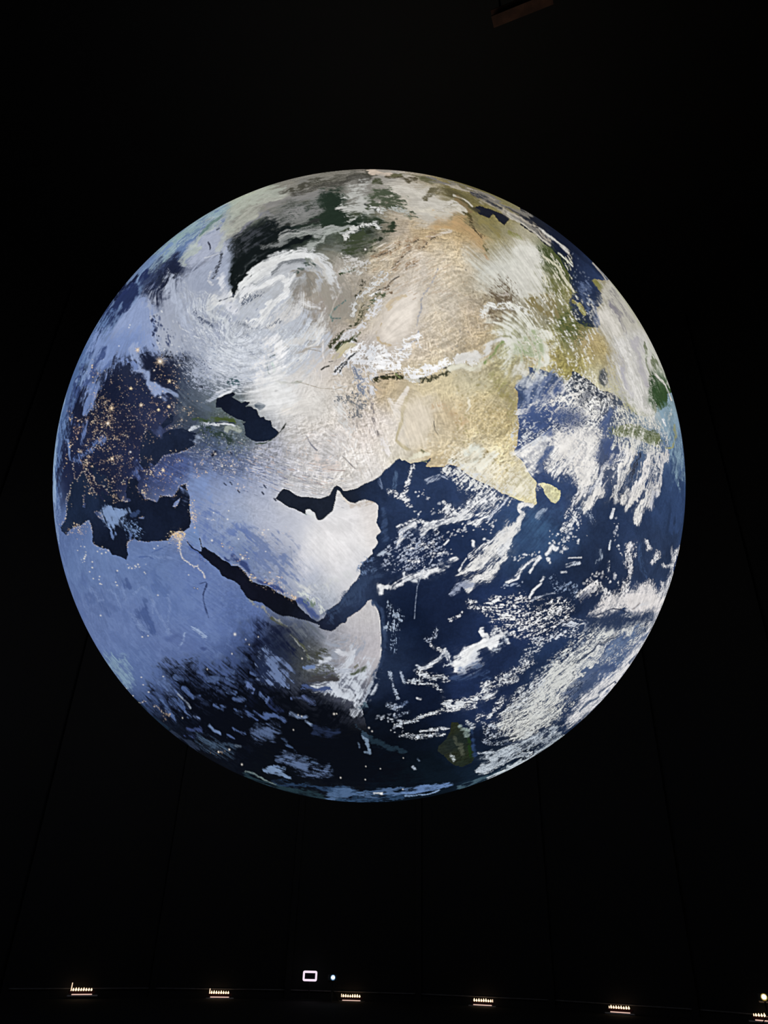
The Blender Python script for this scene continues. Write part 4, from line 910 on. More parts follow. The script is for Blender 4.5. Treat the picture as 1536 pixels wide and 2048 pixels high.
# Horn of Africa and Kenya: bright cloud over land
fill(T('N',640,80,760,40,900,0,1080,0,1000,80,900,120,760,170,660,160), (140,152,176), .75, 'puff', 14, 1., .6)
stroke(T('N',1000,80,960,200,900,330,850,400,950,470,1050,560,1080,680), 14, (196,206,224), 1., 'wisp', .9, .6, sx=40, sy=6, w1=8)
fill(T('N',720,400,880,340,960,220,1050,190,1180,200,1240,290,1200,380,1150,480,1080,540,950,520,820,470), (190,202,222), .9, 'puff', 12, 1.0, .5)
stroke(T('N',860,60,960,90,1040,60), 8, (196,202,216), .8, 'wisp', .9, .5); stroke(T('N',700,170,760,140,800,120), 6, (186,196,214), .9, 'puff'); stroke(T('N',820,180,900,230,1000,230), 9, (170,182,206), .8, 'wisp', 1, .5)
stroke(T('N',1040,280,1100,250,1160,240), 7, (78,88,70), .9, 'puff', .8, .5); stroke(T('N',1050,210,1080,200), 5, (120,118,106), .9, 'puff')
for pts in (T('N',680,80,760,40), T('N',700,230,800,200,850,220), T('N',680,280,800,270,900,290), T('N',660,110,720,130), T('N',720,30,780,70)): stroke(pts, 8, (64,68,56), .7, 'fine', 1.2, .6, .8)
stroke(T('N',640,310,760,330,880,320), 9, (62,62,66), .8, 'wisp'); stroke(T('N',560,210,650,200), 5, (96,124,184), .9, 'puff'); stroke(T('N',480,500,640,530), 8, (70,90,148), .7, 'puff', 1.1, .5); stroke(T('N',570,400,700,430,800,430), 9, (60,82,142), .8, 'wisp')
stroke(T('N',1306,0,1303,100,1290,190,1262,260,1225,320), 2, (232,228,226), .95); stroke(T('N',1210,370,1190,440,1150,520), 3, (150,164,190), .8, 'puff'); stroke(T('G',205,1060,230,1100,260,1150,280,1210,290,1300,298,1400,303,1536), 1.4, (236,232,230), .9)
stroke(T('N',1150,560,1160,600,1100,620), 5, (70,96,120), .7, 'puff'); stroke(T('N',1140,880,1180,960,1200,1030,1150,1020), 4.5, (104,132,170), .9, 'puff', .8, .5); stroke(T('N',1085,950,1095,980), 3, (80,104,140), .9); stroke(T('N',1090,760,1130,850,1200,900), 6, (40,62,88), .8, 'puff')
stroke(T('N',1200,900,1350,960,1536,1020), 7, (24,44,62), .8, 'puff')
# bottom limb glow
stroke(T('N',0,1250,150,1300,400,1390,650,1450,900,1490), 7, (28,52,66), .9, 'wisp', .8, .7); stroke(T('N',250,1310,500,1350,800,1390,1100,1410), 9, (32,58,98), .8, 'wisp', .9, .7); stroke(T('N',800,1440,1000,1400,1250,1430,1536,1400), 10, (66,100,154), .9, 'wisp', .9, .6); stroke(T('N',0,1210,150,1270,300,1345), 2, (90,110,116), .8, 'puff')
stroke(T('N',900,1480,1200,1490,1500,1460), 8, (36,66,108), .9, 'wisp'); stroke(T('O',0,1420,200,1390,380,1355,560,1345), 7, (86,124,190), 1., 'wisp', .8, .6); stroke(T('O',100,1450,300,1430,420,1400), 4, (110,146,200), .9, 'wisp'); stroke(T('N',1240,1430,1320,1430), 2.4, (206,220,236), 1.); stroke(T('N',1310,1432,1320,1432), 2, (244,246,250), 1)

# -- the Indian Ocean
HALO = True
fill(T('H',210,330,420,180,560,300,480,500,300,540), (54,92,146), .8, 'big', 20, .8, .8)
stroke(T('G',290,120,330,300,330,480), 6, (48,72,120), .7, 'puff', .9, .7); stroke(T('G',100,760,150,690,220,700,240,780,160,800), 8, (92,122,176), .6, 'rfine', 1.2, .5); stroke(T('G',0,1100,100,1000,200,900,280,850), 16, (44,66,110), .7, 'wisp', .9, .7)
stroke(T('G',240,1060,310,1130,330,1300,340,1500), 7, (46,68,112), .9, 'puff', .6, .8); stroke(T('N',1330,0,1320,130,1290,230,1240,320), 6, (40,60,102), .9, 'puff', .6, .8)
stroke(T('D',1240,1230,1360,1110,1500,1000), 18, (48,70,114), .7, 'wisp', .9, .7)
CL = (226, 228, 232)
# north Arabian Sea shreds
stroke(T('E',600,1220,560,1320,520,1420,480,1500), 6, CL, .62, 'fine', 1.3, .3); stroke(T('E',380,1440,470,1460,540,1536), 7, CL, .66, 'fine', 1.3, .3); stroke(T('G',380,10,480,40,540,80), 7, CL, .72, 'fine', 1.2, .3)
stroke(T('E',880,1240,1050,1290,1200,1380,1400,1480), 12, CL, .6, 'fine', 1.35, .3); stroke(T('E',740,1350,860,1300,900,1330), 7, (150,168,204), .6, 'wisp', 1.2, .4); stroke(T('E',280,1330,300,1420), 5, (110,136,186), .7, 'wisp'); stroke(T('E',440,1280,420,1400), 6, (70,100,150), .6, 'wisp')
fill(T('E',930,1190,1060,1235,1200,1330,1400,1420,1536,1480,1536,1536,1350,1480,1150,1400,1000,1300), (214,216,214), .55, 'fine', 10, 1.3, .35)
# first diagonal band: Oman to India
stroke(T('G',435,540,460,450,520,390,600,340), 6, CL, 1.0, 'puff', .8, .4, w1=9); stroke(T('G',460,370,600,300,700,300), 6, CL, .8, 'fine', 1.1, .35)
stroke(T('G',680,410,780,340,900,290,1000,260,1080,200), 12, CL, .9, 'wisp', 1, .4, sx=26, sy=5); stroke(T('G',950,180,1050,170,1100,130,1250,60,1400,30), 15, CL, .78, 'fine', 1.1, .35)
stroke(T('G',1000,260,1150,200,1300,110,1450,60), 12, CL, .7, 'wisp', 1.2, .35, sx=26, sy=4); stroke(T('G',1170,330,1260,260,1350,200,1400,140), 10, CL, .72, 'wisp', 1.2, .35, sx=24, sy=4); stroke(T('G',1340,260,1450,170,1536,80), 8, (190,202,226), .7, 'wisp', 1.2, .4, sx=24, sy=3)
stroke(T('G',700,310,850,400,950,420,1100,400), 12, CL, .5, 'dot', 1.5, .25); stroke(T('G',1050,360,1200,330,1400,330), 12, CL, .48, 'dot', 1.5, .25); stroke(T('G',560,160,640,170,650,240), 6, CL, .5, 'dot', 1.5, .25); stroke(T('G',860,130,900,120), 5, CL, .6, 'dot', 1.4, .25); stroke(T('G',780,220,900,200), 6, CL, .62, 'dot', 1.4, .25); stroke(T('G',640,20,750,50), 7, CL, .52, 'dot', 1.5, .25)
# middle speckle
fill(T('G',530,480,760,500,840,560,760,660,650,700,560,690,380,680,420,600), (150,168,204), .42, 'fine', 16, 1.4, .35); stroke(T('G',540,550,680,520,820,540), 9, CL, .5, 'dot', 1.5, .25); stroke(T('G',780,640,850,600,1000,590), 8, CL, .58, 'dot', 1.4, .3); stroke(T('G',580,690,680,690), 4, CL, .9, 'fine', 1, .4); stroke(T('G',280,630,330,590,370,610), 6, (160,180,212), .6, 'puff')
stroke(T('G',310,940,380,920,460,890,540,860,620,870,700,850,800,790,900,700,1000,640), 9, CL, .86, 'puff', 1.0, .4); stroke(T('G',310,940,380,920), 5, CL, 1.3, 'puff', .5, .5); stroke(T('G',520,830,560,870,640,900), 7, (206,214,226), .9, 'puff'); stroke(T('G',720,740,680,830,650,930,630,1100,620,1230), 1.5, (140,160,196), .75); stroke(T('G',720,740,670,860), 1.6, (206,214,226), .8)
# big bright diagonal band under India tip
stroke(T('H',330,150,250,180,210,220,220,280,190,340,120,410,30,470), 8, (234,232,228), 1.25, 'wisp', .7, .4, sx=30, sy=6, w1=11); stroke(T('G',1536,380,1450,480,1330,590,1200,700,1080,790,1040,800), 17, (228,226,222), 1.0, 'wisp', 1, .4, sx=40, sy=5, w1=12)
stroke(T('G',1536,540,1450,650,1350,740,1250,830,1130,930), 14, (228,226,222), .9, 'wisp', 1.1, .4, sx=40, sy=5); stroke(T('G',1180,900,1050,920,980,970), 10, (150,166,204), .7, 'wisp', 1.1, .5); stroke(T('G',1040,780,1080,690,1110,650), 3, CL, .9, 'puff'); stroke(T('G',1150,640,1230,570,1350,500,1450,420), 7, CL, .6, 'wisp', 1.3, .35, sx=24, sy=3)
stroke(T('G',1180,540,1170,500), 4, CL, 1, 'puff'); stroke(T('G',910,520,940,480), 3.5, CL, 1, 'puff'); stroke(T('H',0,600,60,540,80,500), 10, CL, .9, 'wisp'); stroke(T('G',1280,480,1320,490), 4, CL, .9, 'puff')
# strings right of it
stroke(T('H',70,870,150,850,200,770,260,720,350,660,390,630), 6, CL, .85, 'wisp', 1, .4, sx=20, sy=4); stroke(T('H',290,800,340,720,390,640), 3.5, CL, .9, 'puff'); stroke(T('H',120,640,220,640,380,600), 8, CL, .45, 'dot', 1.5, .25); stroke(T('H',470,590,510,540,560,550), 6, CL, 1, 'puff', .7, .4); stroke(T('H',560,620,640,550), 5, CL, .7, 'dot', 1.2, .3)
stroke(T('H',500,480,600,450,680,480,750,400,720,330), 16, CL, .46, 'dot', 1.6, .22); stroke(T('H',600,380,680,290,740,220), 10, CL, .6, 'fine', 1.3, .3); stroke(T('H',680,330,730,260,745,330), 5, CL, .95, 'puff', .8, .4); stroke(T('H',640,210,700,140,720,60), 9, CL, .55, 'fine', 1.4, .3); stroke(T('H',750,480,735,520), 3.5, CL, 1, 'puff'); stroke(T('H',780,180,850,190,900,300), 8, (160,180,214), .5, 'wisp', 1.3, .4)
stroke(T('H',290,1040,330,960,390,900,430,840), 4, CL, .9, 'puff', .9, .4); stroke(T('H',310,1060,420,1010,540,980), 3, (176,190,216), .9, 'wisp'); stroke(T('H',660,660,780,650), 2, CL, .8, 'wisp'); stroke(T('H',650,740,760,700), 4, (190,202,222), .6, 'wisp', 1.2); stroke(T('H',600,800,640,795), 3, CL, 1)
stroke(T('H',370,250,440,170), 8, (140,164,204), .7, 'wisp', 1, .5); stroke(T('H',470,650,490,700), 4, CL, .8, 'puff')
# lower speckle bands
stroke(T('G',1150,1100,1280,1180,1350,1160,1400,1070), 12, CL, .42, 'fine', 1.5, .25); stroke(T('G',1370,1080,1420,1060), 4, CL, 1, 'puff'); fill(T('H',0,1130,200,1100,300,1150,420,1130,600,1120,560,1200,420,1290,300,1350,150,1330,0,1250), CL, .38, 'fine', 14, 1.6, .25)
stroke(T('H',420,1240,520,1170,600,1120), 8, CL, .66, 'fine', 1.2, .3); stroke(T('H',200,1330,330,1330,420,1290), 6, CL, .7, 'fine', 1.2, .3); stroke(T('H',0,1380,60,1430,80,1470), 6, CL, .9, 'puff'); stroke(T('H',600,1250,720,1290,820,1320), 9, (190,202,224), .45, 'wisp', 1.4, .3, sx=16, sy=3); stroke(T('H',300,1480,450,1430,560,1390,680,1380), 12, (190,202,224), .45, 'fine', 1.4, .3)
stroke(T('H',0,940,120,900,250,910), 6, (150,170,206), .4, 'dot', 1.5, .3); stroke(T('H',560,900,700,960), 12, (120,146,192), .35, 'fine', 1.5, .3)
stroke(T('G',430,1110,480,1200,440,1300,380,1280), 13, (140,164,202), .42, 'fine', 1.5, .3); stroke(T('G',420,1400,440,1536), 9, (110,136,180), .38, 'fine', 1.5, .3)
stroke(T('G',760,1440,820,1400,850,1330), 7, (150,168,204), .42, 'fine', 1.5, .25); stroke(T('G',960,1260,1030,1230,1080,1190), 4, CL, .6, 'fine', 1.2, .3)
# the white comet-like cloud
for _ in range(2):
    stroke(S(918,1326,940,1312,962,1298,986,1284,1010,1274), 17, (236,238,240), 1.15, 'puff', .9, .5, w1=9); stroke(S(944,1322,958,1304,968,1282,964,1268), 13, (236,238,240), 1.05, 'puff', .9, .5, w1=6); stroke(S(976,1290,984,1272,990,1264), 8, (226,230,236), .9, 'fine', 1, .5)
stroke(S(928,1336,946,1330,962,1316), 12, (206,214,228), .8, 'puff', 1, .7); stroke(S(990,1300,1008,1286,1014,1270), 7, (190,204,224), .6, 'fine')
stroke(T('O',250,220,320,170,400,120,480,70,520,100), 8, (214,222,234), .95, 'wisp', .9, .4, sx=24, sy=4); stroke(T('O',480,180,560,150), 5, (190,204,224), .7, 'fine'); stroke(T('O',350,0,420,40,470,60), 4, CL, .7, 'fine', 1.2, .3); stroke(T('O',200,190,240,210,180,250), 3, (190,204,226), .8, 'puff')
stroke(T('O',240,290,350,300,500,310), 8, (206,216,230), .6, 'fine', 1.3, .3); stroke(T('O',100,350,240,360,400,400,450,440), 7, (190,204,224), .5, 'fine', 1.4, .3); stroke(T('O',50,260,90,370), 3, (170,188,214), .8, 'puff'); stroke(T('O',200,510,240,520), 3, CL, 1); stroke(T('O',630,190,660,220), 5, (140,160,200), .6, 'fine')
stroke(T('O',540,280,800,240,900,260), 14, (50,76,130), .6, 'puff', 1, .7)
# long wavy chains
stroke(T('O',890,380,1000,330,1100,260,1180,220,1280,180), 11, (214,222,232), .62, 'fine', 1.3, .28); stroke(T('O',900,390,1050,340,1160,320), 7, (226,232,238), .75, 'fine', 1.2, .3); stroke(T('O',1250,110,1350,60,1400,20), 9, (190,204,224), .45, 'fine', 1.4, .3)
stroke(T('O',470,570,600,590,740,540,860,470,950,430), 11, (214,222,232), .68, 'wisp', 1.3, .3, sx=9, sy=3); stroke(T('O',250,690,400,650,520,620), 5, (206,216,228), .7, 'fine', 1.2, .3); stroke(T('O',500,630,620,600,760,590), 6, (222,228,236), .75, 'fine', 1.1, .3); stroke(T('O',0,760,150,740,250,690), 5, (176,192,216), .5, 'fine', 1.3, .3)
stroke(T('O',250,840,400,810,510,790), 4, (196,208,226), .75, 'fine', 1.1, .3); stroke(T('O',50,870,200,890,330,880,460,840), 5, (186,200,220), .6, 'fine', 1.2, .3); stroke(T('O',0,600,100,560), 6, (90,116,168), .6, 'fine'); stroke(T('O',0,680,120,650), 4, (140,160,196), .6, 'fine'); stroke(T('N',1380,270,1420,420,1450,500), 5, (150,172,208), .75, 'fine', 1.1, .3); stroke(T('N',1490,250,1530,350), 4, (140,162,200), .8, 'fine'); stroke(T('N',1380,580,1480,600), 8, (140,160,196), .5, 'fine', 1.3, .3); stroke(T('N',1240,690,1330,720,1450,680,1500,760,1420,830), 10, (186,200,222), .4, 'dot', 1.6, .22)
stroke(T('O',780,700,830,660,900,660,1060,500), 7, (206,216,230), .5, 'fine', 1.4, .28); stroke(T('O',870,760,1000,740,1080,640), 12, (176,192,220), .42, 'fine', 1.5, .28); stroke(T('O',860,840,940,850,1080,820), 8, (160,176,204), .45, 'fine', 1.4, .28); stroke(T('O',860,920,960,960,1050,940), 8, (140,158,190), .38, 'fine', 1.5, .28); stroke(T('O',680,740,740,760,720,800), 6, (190,204,220), .7, 'fine')
stroke(T('O',800,1050,930,1040,1080,1000), 3, (180,196,218), .9, 'fine', .9, .4); stroke(T('O',730,830,750,950,780,1080), 6, (36,62,112), .8, 'puff', .7, .7)
stroke(T('O',620,790,690,830,660,860), 7, (130,152,150), .75, 'puff', 1, .45); stroke(T('O',530,1060,570,1100), 4, (170,182,186), .8, 'fine'); stroke(T('O',690,900,720,1000,740,1080), 5, (28,54,22), .9, 'puff'); stroke(T('O',560,880,620,960,640,1050), 6, (72,78,62), .6, 'ridge'); stroke(T('O',170,1190,190,1200), 4, (150,168,196), .9, 'puff'); stroke(T('O',220,1100,230,1120), 3, (90,112,146), .9)
# the great grey-white fan near the right lower limb
fill(T('P',0,1290,130,1140,280,1010,430,880,540,780,700,760,760,800,900,740,1010,690,1020,720,900,830,760,960,640,1100,480,1240,300,1400,150,1536,-150,1700,-300,1640), (200,203,202), .60, 'fine', 14, 1.3, .45)
stroke(T('P',-100,1500,100,1250,300,1060,480,900,700,780), 22, (216,218,214), .78, 'wisp', 1.3, .45, sx=60, sy=3); stroke(T('P',0,1536,200,1300,420,1080,640,900,900,750,1010,700), 26, (212,214,212), .62, 'wisp', 1.5, .4, sx=70, sy=3)
stroke(T('P',360,1060,480,960,640,880,740,810), 9, (50,66,98), .55, 'wisp', 1.3, .35, sx=30, sy=3); stroke(T('P',450,1200,620,1020,800,880), 16, (66,90,140), .7, 'wisp', 1.2, .4, sx=50, sy=4); stroke(T('P',300,1380,480,1260,640,1180), 16, (76,98,146), .6, 'fine', 1.2, .4)
stroke(T('P',560,1180,760,1120,780,1130), 10, (58,82,136), 1., 'puff', .7, .6); stroke(T('P',700,1000,860,850,980,760), 14, (88,116,168), .7, 'wisp', 1.1, .5); stroke(T('P',0,1180,130,1060,300,940,440,850), 7, (170,184,202), .5, 'dot', 1.5, .25)
stroke(T('O',1050,740,1200,620,1350,480,1536,300), 26, (206,208,204), .62, 'wisp', 1.4, .4, sx=40, sy=3); stroke(T('O',1150,860,1300,800,1450,700,1536,620), 26, (204,206,202), .66, 'wisp', 1.4, .4, sx=40, sy=3); stroke(T('O',1130,600,1250,450,1400,330), 14, (190,200,214), .5, 'fine', 1.5, .25); stroke(T('O',1230,900,1330,860), 12, (190,196,200), .6, 'fine', 1.2, .35)
# limb clouds, lower right
fill(T('P',1100,600,1140,560,1200,440,1260,200,1290,0,1370,0,1330,150,1240,420,1150,620,1080,790,980,980,860,1150,740,1290,560,1480,420,1600,250,1700,300,1600,440,1400,600,1260,760,1130,870,980,1000,830,1070,740), (222,220,220), 1.1, 'puff', 6, .6, .5)
stroke(T('P',880,1000,960,880,1040,780), 5, (92,114,160), .7, 'wisp', 1, .4); stroke(T('P',860,1090,930,1000), 2.5, (70,90,130), .9, 'puff'); stroke(T('P',560,1380,640,1310,720,1270), 3, (52,70,110), .9, 'wisp', .8, .5); stroke(T('P',390,1536,480,1450,560,1400), 3.5, (60,80,120), .9, 'wisp', .8, .5); stroke(T('P',250,1480,400,1340,560,1220), 9, (58,80,128), .8, 'wisp', 1, .5)
stroke(T('O',1050,960,1200,930,1350,880,1536,800), 5, (40,54,84), .9, 'wisp', .8, .5); stroke(T('O',850,1180,1050,1060,1250,970,1450,900,1536,850), 13, (178,194,214), .8, 'wisp', 1.1, .45, sx=50, sy=3); stroke(T('O',1000,1260,1200,1140,1400,1030,1600,900), 9, (176,194,212), .9, 'wisp', 1, .45, sx=50, sy=3); stroke(T('O',620,1380,800,1310,1000,1220), 5, (60,92,116), .9, 'wisp', .9, .5); stroke(T('O',900,1290,1150,1160,1350,1060,1536,960), 4, (190,206,222), .9, 'wisp', .7, .5, sx=60, sy=2.5)
# thunder shield on the right
fill(T('H',880,1220,960,1090,1010,1010,1150,990,1180,900,1200,1000,1300,990,1340,920,1440,900,1490,970,1536,1010,1536,1160,1400,1170,1290,1180,1200,1120,1100,1160,950,1230), (222,216,212), 1.15, 'fine', 6, .6, .45); fill(T('P',840,440,950,410,1080,420,1150,450,1180,500,1110,590,1000,590,860,580), (226,219,214), 1.1, 'puff', 6, .4, .6)
fill(T('H',740,1000,800,950,900,880,960,920,920,960,840,1010,780,1060), (226,222,220), 1.0, 'fine', 5, .9, .35); stroke(T('H',820,900,900,830,980,790,1050,830,1050,900), 8, (224,222,222), .62, 'dot', 1.3, .25); stroke(T('H',930,920,1000,950,1040,990), 8, (224,222,222), .7, 'fine', 1.1, .3); stroke(T('H',1100,820,1160,900), 7, (214,216,222), .48, 'dot', 1.5, .22); stroke(T('H',1040,680,1050,780), 3, (206,212,222), .7, 'fine')
stroke(T('H',1260,540,1240,660,1250,760,1240,860,1230,960), 8, (224,220,220), .82, 'fine', 1.1, .3, w1=11); stroke(T('H',1240,500,1280,560), 6, (216,216,222), .5, 'dot', 1.4, .25); stroke(T('H',1110,290,1120,380,1110,480,1140,560,1180,640), 6, (206,212,224), .48, 'dot', 1.4, .25); stroke(T('H',1400,490,1420,550), 6, (222,220,222), .9, 'fine', 1, .35); stroke(T('H',1460,680,1490,600,1500,640), 7, (222,220,222), .9, 'fine', .9, .35); stroke(T('H',1470,1060,1300,1130,1200,1200,1060,1270), 4, (206,208,214), .55, 'wisp', 1.2, .35); stroke(T('H',1270,1150,1340,1090), 2, (120,112,116), .8)
stroke(T('H',1330,540,1360,760,1400,860), 8, (60,92,150), .6, 'wisp', 1, .7); stroke(T('H',940,560,950,620,930,690), 5, (140,160,190), .6, 'puff'); stroke(T('H',1060,480,1040,560), 3, (190,202,220), .8, 'wisp'); fill(T('H',780,1010,900,1000,880,1120,820,1150,760,1080), (28,44,84), .8, 'puff', 10, .6, .7)
stroke(T('P',500,660,700,560,840,600), 2, (40,52,84)); fill(T('P',450,660,700,620,850,650,1000,610,1095,580,1080,680,1000,690,900,720,760,770,560,740,430,760), (38,56,96), 1.1, 'puff', 6, .4, .6)
stroke(T('P',1170,330,1190,400,1160,440), 6, (214,212,214), .9, 'fine', .9, .4); stroke(T('P',1190,150,1240,160), 5, (222,222,222), .8, 'fine')
# Bay of Bengal cloud mass
fill(T('F',150,1090,200,1060,330,960,470,910,450,1020,400,1140,350,1220,300,1290,270,1240,220,1170), (238,234,226), 1.2, 'puff', 7, .5, .5)
fill(T('F',480,900,600,850,760,820,900,830,960,880,950,1000,900,1120,880,1260,860,1340,780,1400,700,1320,640,1200,560,1150,480,1100,440,1150,470,1000), (238,232,222), 1.15, 'fine', 10, .6, .45)
stroke(T('F',480,1220,560,1100,640,950), 16, (236,231,222), .9, 'wisp', 1.1, .4, sx=40, sy=5); stroke(T('F',560,1300,640,1180,700,1080), 12, (232,229,224), .6, 'wisp', 1.3, .4, sx=40, sy=4); stroke(T('F',760,1480,820,1320,880,1150,920,1000), 16, (236,231,222), .85, 'wisp', 1.2, .4, sx=50, sy=5)
stroke(T('F',360,1210,400,1120,450,1060), 9, (70,94,150), .9, 'puff', .8, .6); stroke(T('F',860,1450,920,1340,1000,1240,1060,1180), 12, (150,164,196), .7, 'wisp', 1.1, .4)
stroke(T('F',860,1536,920,1360,1000,1280,1100,1160,1180,1020), 14, (232,228,222), .8, 'wisp', 1.3, .35, sx=46, sy=4); stroke(T('F',1100,1500,1160,1340,1220,1180,1270,1040,1330,950), 18, (232,227,218), .85, 'wisp', 1.2, .35, sx=50, sy=4); stroke(T('F',1280,1536,1350,1350,1420,1200,1480,1080), 18, (228,222,216), .8, 'wisp', 1.2, .35, sx=50, sy=4); stroke(T('F',1420,1536,1470,1350,1536,1100), 14, (216,212,208), .7, 'wisp', 1.3, .35, sx=50, sy=4); stroke(T('F',1180,1536,1260,1280,1330,1100), 7, (44,50,70), .5, 'wisp', 1.3, .35, sx=36, sy=3)
for a in (T('H',830,170,900,60,950,0), T('H',1180,110,1210,40,1240,0), T('H',1230,200,1290,80,1340,0), T('H',1320,300,1370,150,1420,20)): stroke(a, 9, (230,224,214), .95, 'wisp', 1., .4, sx=34, sy=4)
stroke(T('H',1070,260,1090,190), 4, (206,210,218), .9, 'puff'); stroke(T('H',760,60,800,0), 9, (214,212,212), .6, 'wisp'); stroke(T('H',1460,150,1480,40), 6, (196,200,214), .7, 'wisp')
fill(T('F',220,800,330,830,480,900,400,960,300,990,200,1020,170,960,190,880), (206,212,222), .48, 'wisp' if 0 else 'fine', 10, 1.4, .3)
fill(T('F',480,560,620,440,800,440,960,520,1080,600,1050,680,1000,780,960,860,800,820,640,860,560,850,540,800,660,720,600,660,480,640), (228,224,216), .74, 'fine', 16, 1.2, .35)
stroke(T('F',200,680,330,620,440,560,560,470,640,410), 14, (226,224,222), .7, 'wisp', 1.2, .4, sx=34, sy=4); stroke(T('F',330,570,380,440,430,370,520,320), 11, (150,168,208), .8, 'wisp', 1, .5, sx=40, sy=4); stroke(T('F',220,640,280,480,330,400), 12, (140,160,204), .7, 'wisp', 1.1, .5); stroke(T('F',250,400,320,330), 14, (190,200,216), .8, 'puff', .9, .6); stroke(T('F',150,330,230,270,270,330), 12, (214,210,192), .9, 'puff', .9, .6)
fill(T('F',260,670,330,640,480,640,560,690,480,780,560,800,480,870,380,850,300,820,240,760), (60,86,152), .72, 'puff', 9, 1., .5); fill(T('F',620,700,740,680,800,740,760,800,660,840,600,780), (62,84,142), .55, 'fine', 10, 1.2, .4); fill(T('F',400,440,520,340,580,380,560,480,440,560,380,560), (62,86,146), .8, 'puff', 9, .8, .6)
stroke(T('F',1100,650,1040,760,1000,850,1060,980), 12, (70,94,152), 1.0, 'puff', .8, .6); stroke(T('F',1050,1000,1080,1100,1060,1180), 10, (62,84,142), .9, 'puff', .8, .6); stroke(T('F',930,1100,1000,960), 9, (80,100,150), .6, 'fine', 1.2, .4); stroke(T('F',1130,940,1200,960,1230,1000), 8, (66,88,130), .8, 'puff')
stroke(T('F',760,600,830,520,860,480), 9, (90,100,124), .45, 'fine', 1.3, .35); stroke(T('F',920,640,960,660), 5, (110,116,140), .6, 'fine'); dots([(1000 + rl.uniform(30, 120), 680 + rl.uniform(80, 170), rl.uniform(.8, 1.6), .7) for _ in range(40)], (210, 216, 228))
# Indochina coast and the pale streaming cloud down the right limb
fill(T('F',960,300,1000,270,1030,330,1030,420,1000,450,960,420,945,370), (54,64,80), feather=3); fill(T('F',1040,300,1150,250,1180,400,1250,560,1180,560,1080,490,1040,440), (176,172,164), .6, 'fine', 10, 1.3, .35)
fill(T('F',1110,60,1250,-40,1400,-60,1480,120,1440,330,1460,520,1500,700,1440,760,1300,700,1220,560,1160,380,1120,200), (210,206,196), 1.15, 'big', 10, .4, .7)
fill(T('F',1110,60,1250,-40,1400,-60,1480,120,1440,330,1460,520,1500,700,1440,760,1300,700,1220,560,1160,380,1120,200), (166,164,158), .36, 'fib', 10, 1.6, .6, .7)
stroke(T('F',1170,40,1210,220,1270,420,1340,600,1440,740), 20, (220,216,208), .8, 'wisp', 1.1, .5, sx=70, sy=5); stroke(T('F',1140,130,1180,300,1240,480,1280,560), 7, (170,168,178), .6, 'wisp', 1.1, .7, sx=50, sy=3); stroke(T('F',1300,20,1350,250,1400,420), 9, (176,172,176), .6, 'wisp', 1.1, .5); stroke(T('F',1380,20,1420,220,1440,350), 4, (110,118,84), .8, 'wisp', 1, .4); stroke(T('F',1460,150,1500,260), 5, (104,114,78), .8, 'wisp', 1, .4)
fill(T('F',1450,340,1490,320,1536,380,1536,620,1495,640,1465,550), (44,72,36), .8, 'fine', 5, 1.1, .5); fill(S(1302,750,1318,752,1334,785,1334,812,1318,820,1308,795), (46,74,38), .8, 'fine', 4, 1.1, .5); stroke(S(1312,748,1330,770,1342,800), 3, (210,206,192), .8, 'wisp')
fill(T('F',1060,890,1140,790,1230,760,1350,790,1536,860,1536,1080,1430,1040,1300,1000,1150,960), (206,206,198), .7, 'fine', 8, 1.2, .5)
stroke(T('F',1080,890,1180,860,1290,850,1400,910,1530,980), 10, (84,96,48), .62, 'fine', 1.4, .4)
stroke(T('F',1330,830,1400,870,1480,900), 7, (70,86,42), .6, 'fine', 1.4, .4)
for k in range(60):
    x = rl.uniform(1228, 1345); y = rl.uniform(815, 895); l = rl.uniform(5, 22); stroke(S(x, y, x - l * .35, y + l), rl.uniform(1, 2.6), (222,218,202), .7, 'fine', 1.1, .5)
stroke(T('F',1130,640,1240,680,1340,760,1480,800), 14, (216,212,196), .75, 'fine', 1.1, .4); stroke(T('F',1210,620,1250,680), 8, (166,160,110), .6, 'fine'); stroke(T('F',1180,780,1300,800,1400,830), 8, (206,204,192), .6, 'fine', 1.2, .35)
fill(S(1318,822,1340,815,1352,850,1362,900,1366,960,1356,980,1345,920,1335,870), (122,158,190), .9, 'puff', 8, .7, .7); stroke(S(1348,850,1352,870,1346,895,1332,896), 3, (150,150,92), 1., 'fine', .9, .4); stroke(S(1326,838,1330,850), 3, (226,226,226), .9, 'fine'); stroke(S(1290,715,1300,690,1318,720,1340,770), 6, (196,196,178), .9, 'wisp', .9, .5)
stroke(S(1362,960,1368,1020,1362,1080,1350,1140), 6, (40,64,114), .8, 'wisp'); stroke(S(1340,930,1352,1000,1348,1060), 9, (44,70,124), .7, 'wisp', .9, .6)

HALO = False
# -- night side: Europe, Mediterranean cloud
fill(S(120,760,140,720,170,680,200,640,225,620,180,700,160,760,140,830,118,900,108,960,100,1000,96,940), (88,124,190), .9, 'wisp' if 0 else 'puff', 7, .8, .6)
stroke(S(112,1010,110,940,118,860,134,790,158,720,190,660), 9, (70,104,172), .9, 'wisp', .8, .6, sx=60, sy=4); stroke(S(106,990,108,930,116,850,132,780), 3, (120,158,214), .9, 'wisp', .7, .6, sx=60, sy=2.5)
stroke(T('A',200,700,260,560,330,400,400,240,470,100), 14, (50,74,142), .9, 'wisp', .9, .6, sx=60, sy=5); stroke(T('A',330,420,420,200,520,20), 9, (110,142,206), .7, 'wisp', 1., .5, sx=50, sy=4)
fill(T('A',400,620,420,500,500,340,570,290,720,190,860,130,900,60,900,-60,420,-60,420,200,390,400), (112,142,212), 1.0, 'puff', 10, .7, .5)
stroke(T('A',380,420,440,260,560,80), 8, (60,84,152), .6, 'wisp', 1.1, .5); stroke(T('A',400,440,480,330,600,230), 5, (84,112,182), .7, 'puff')
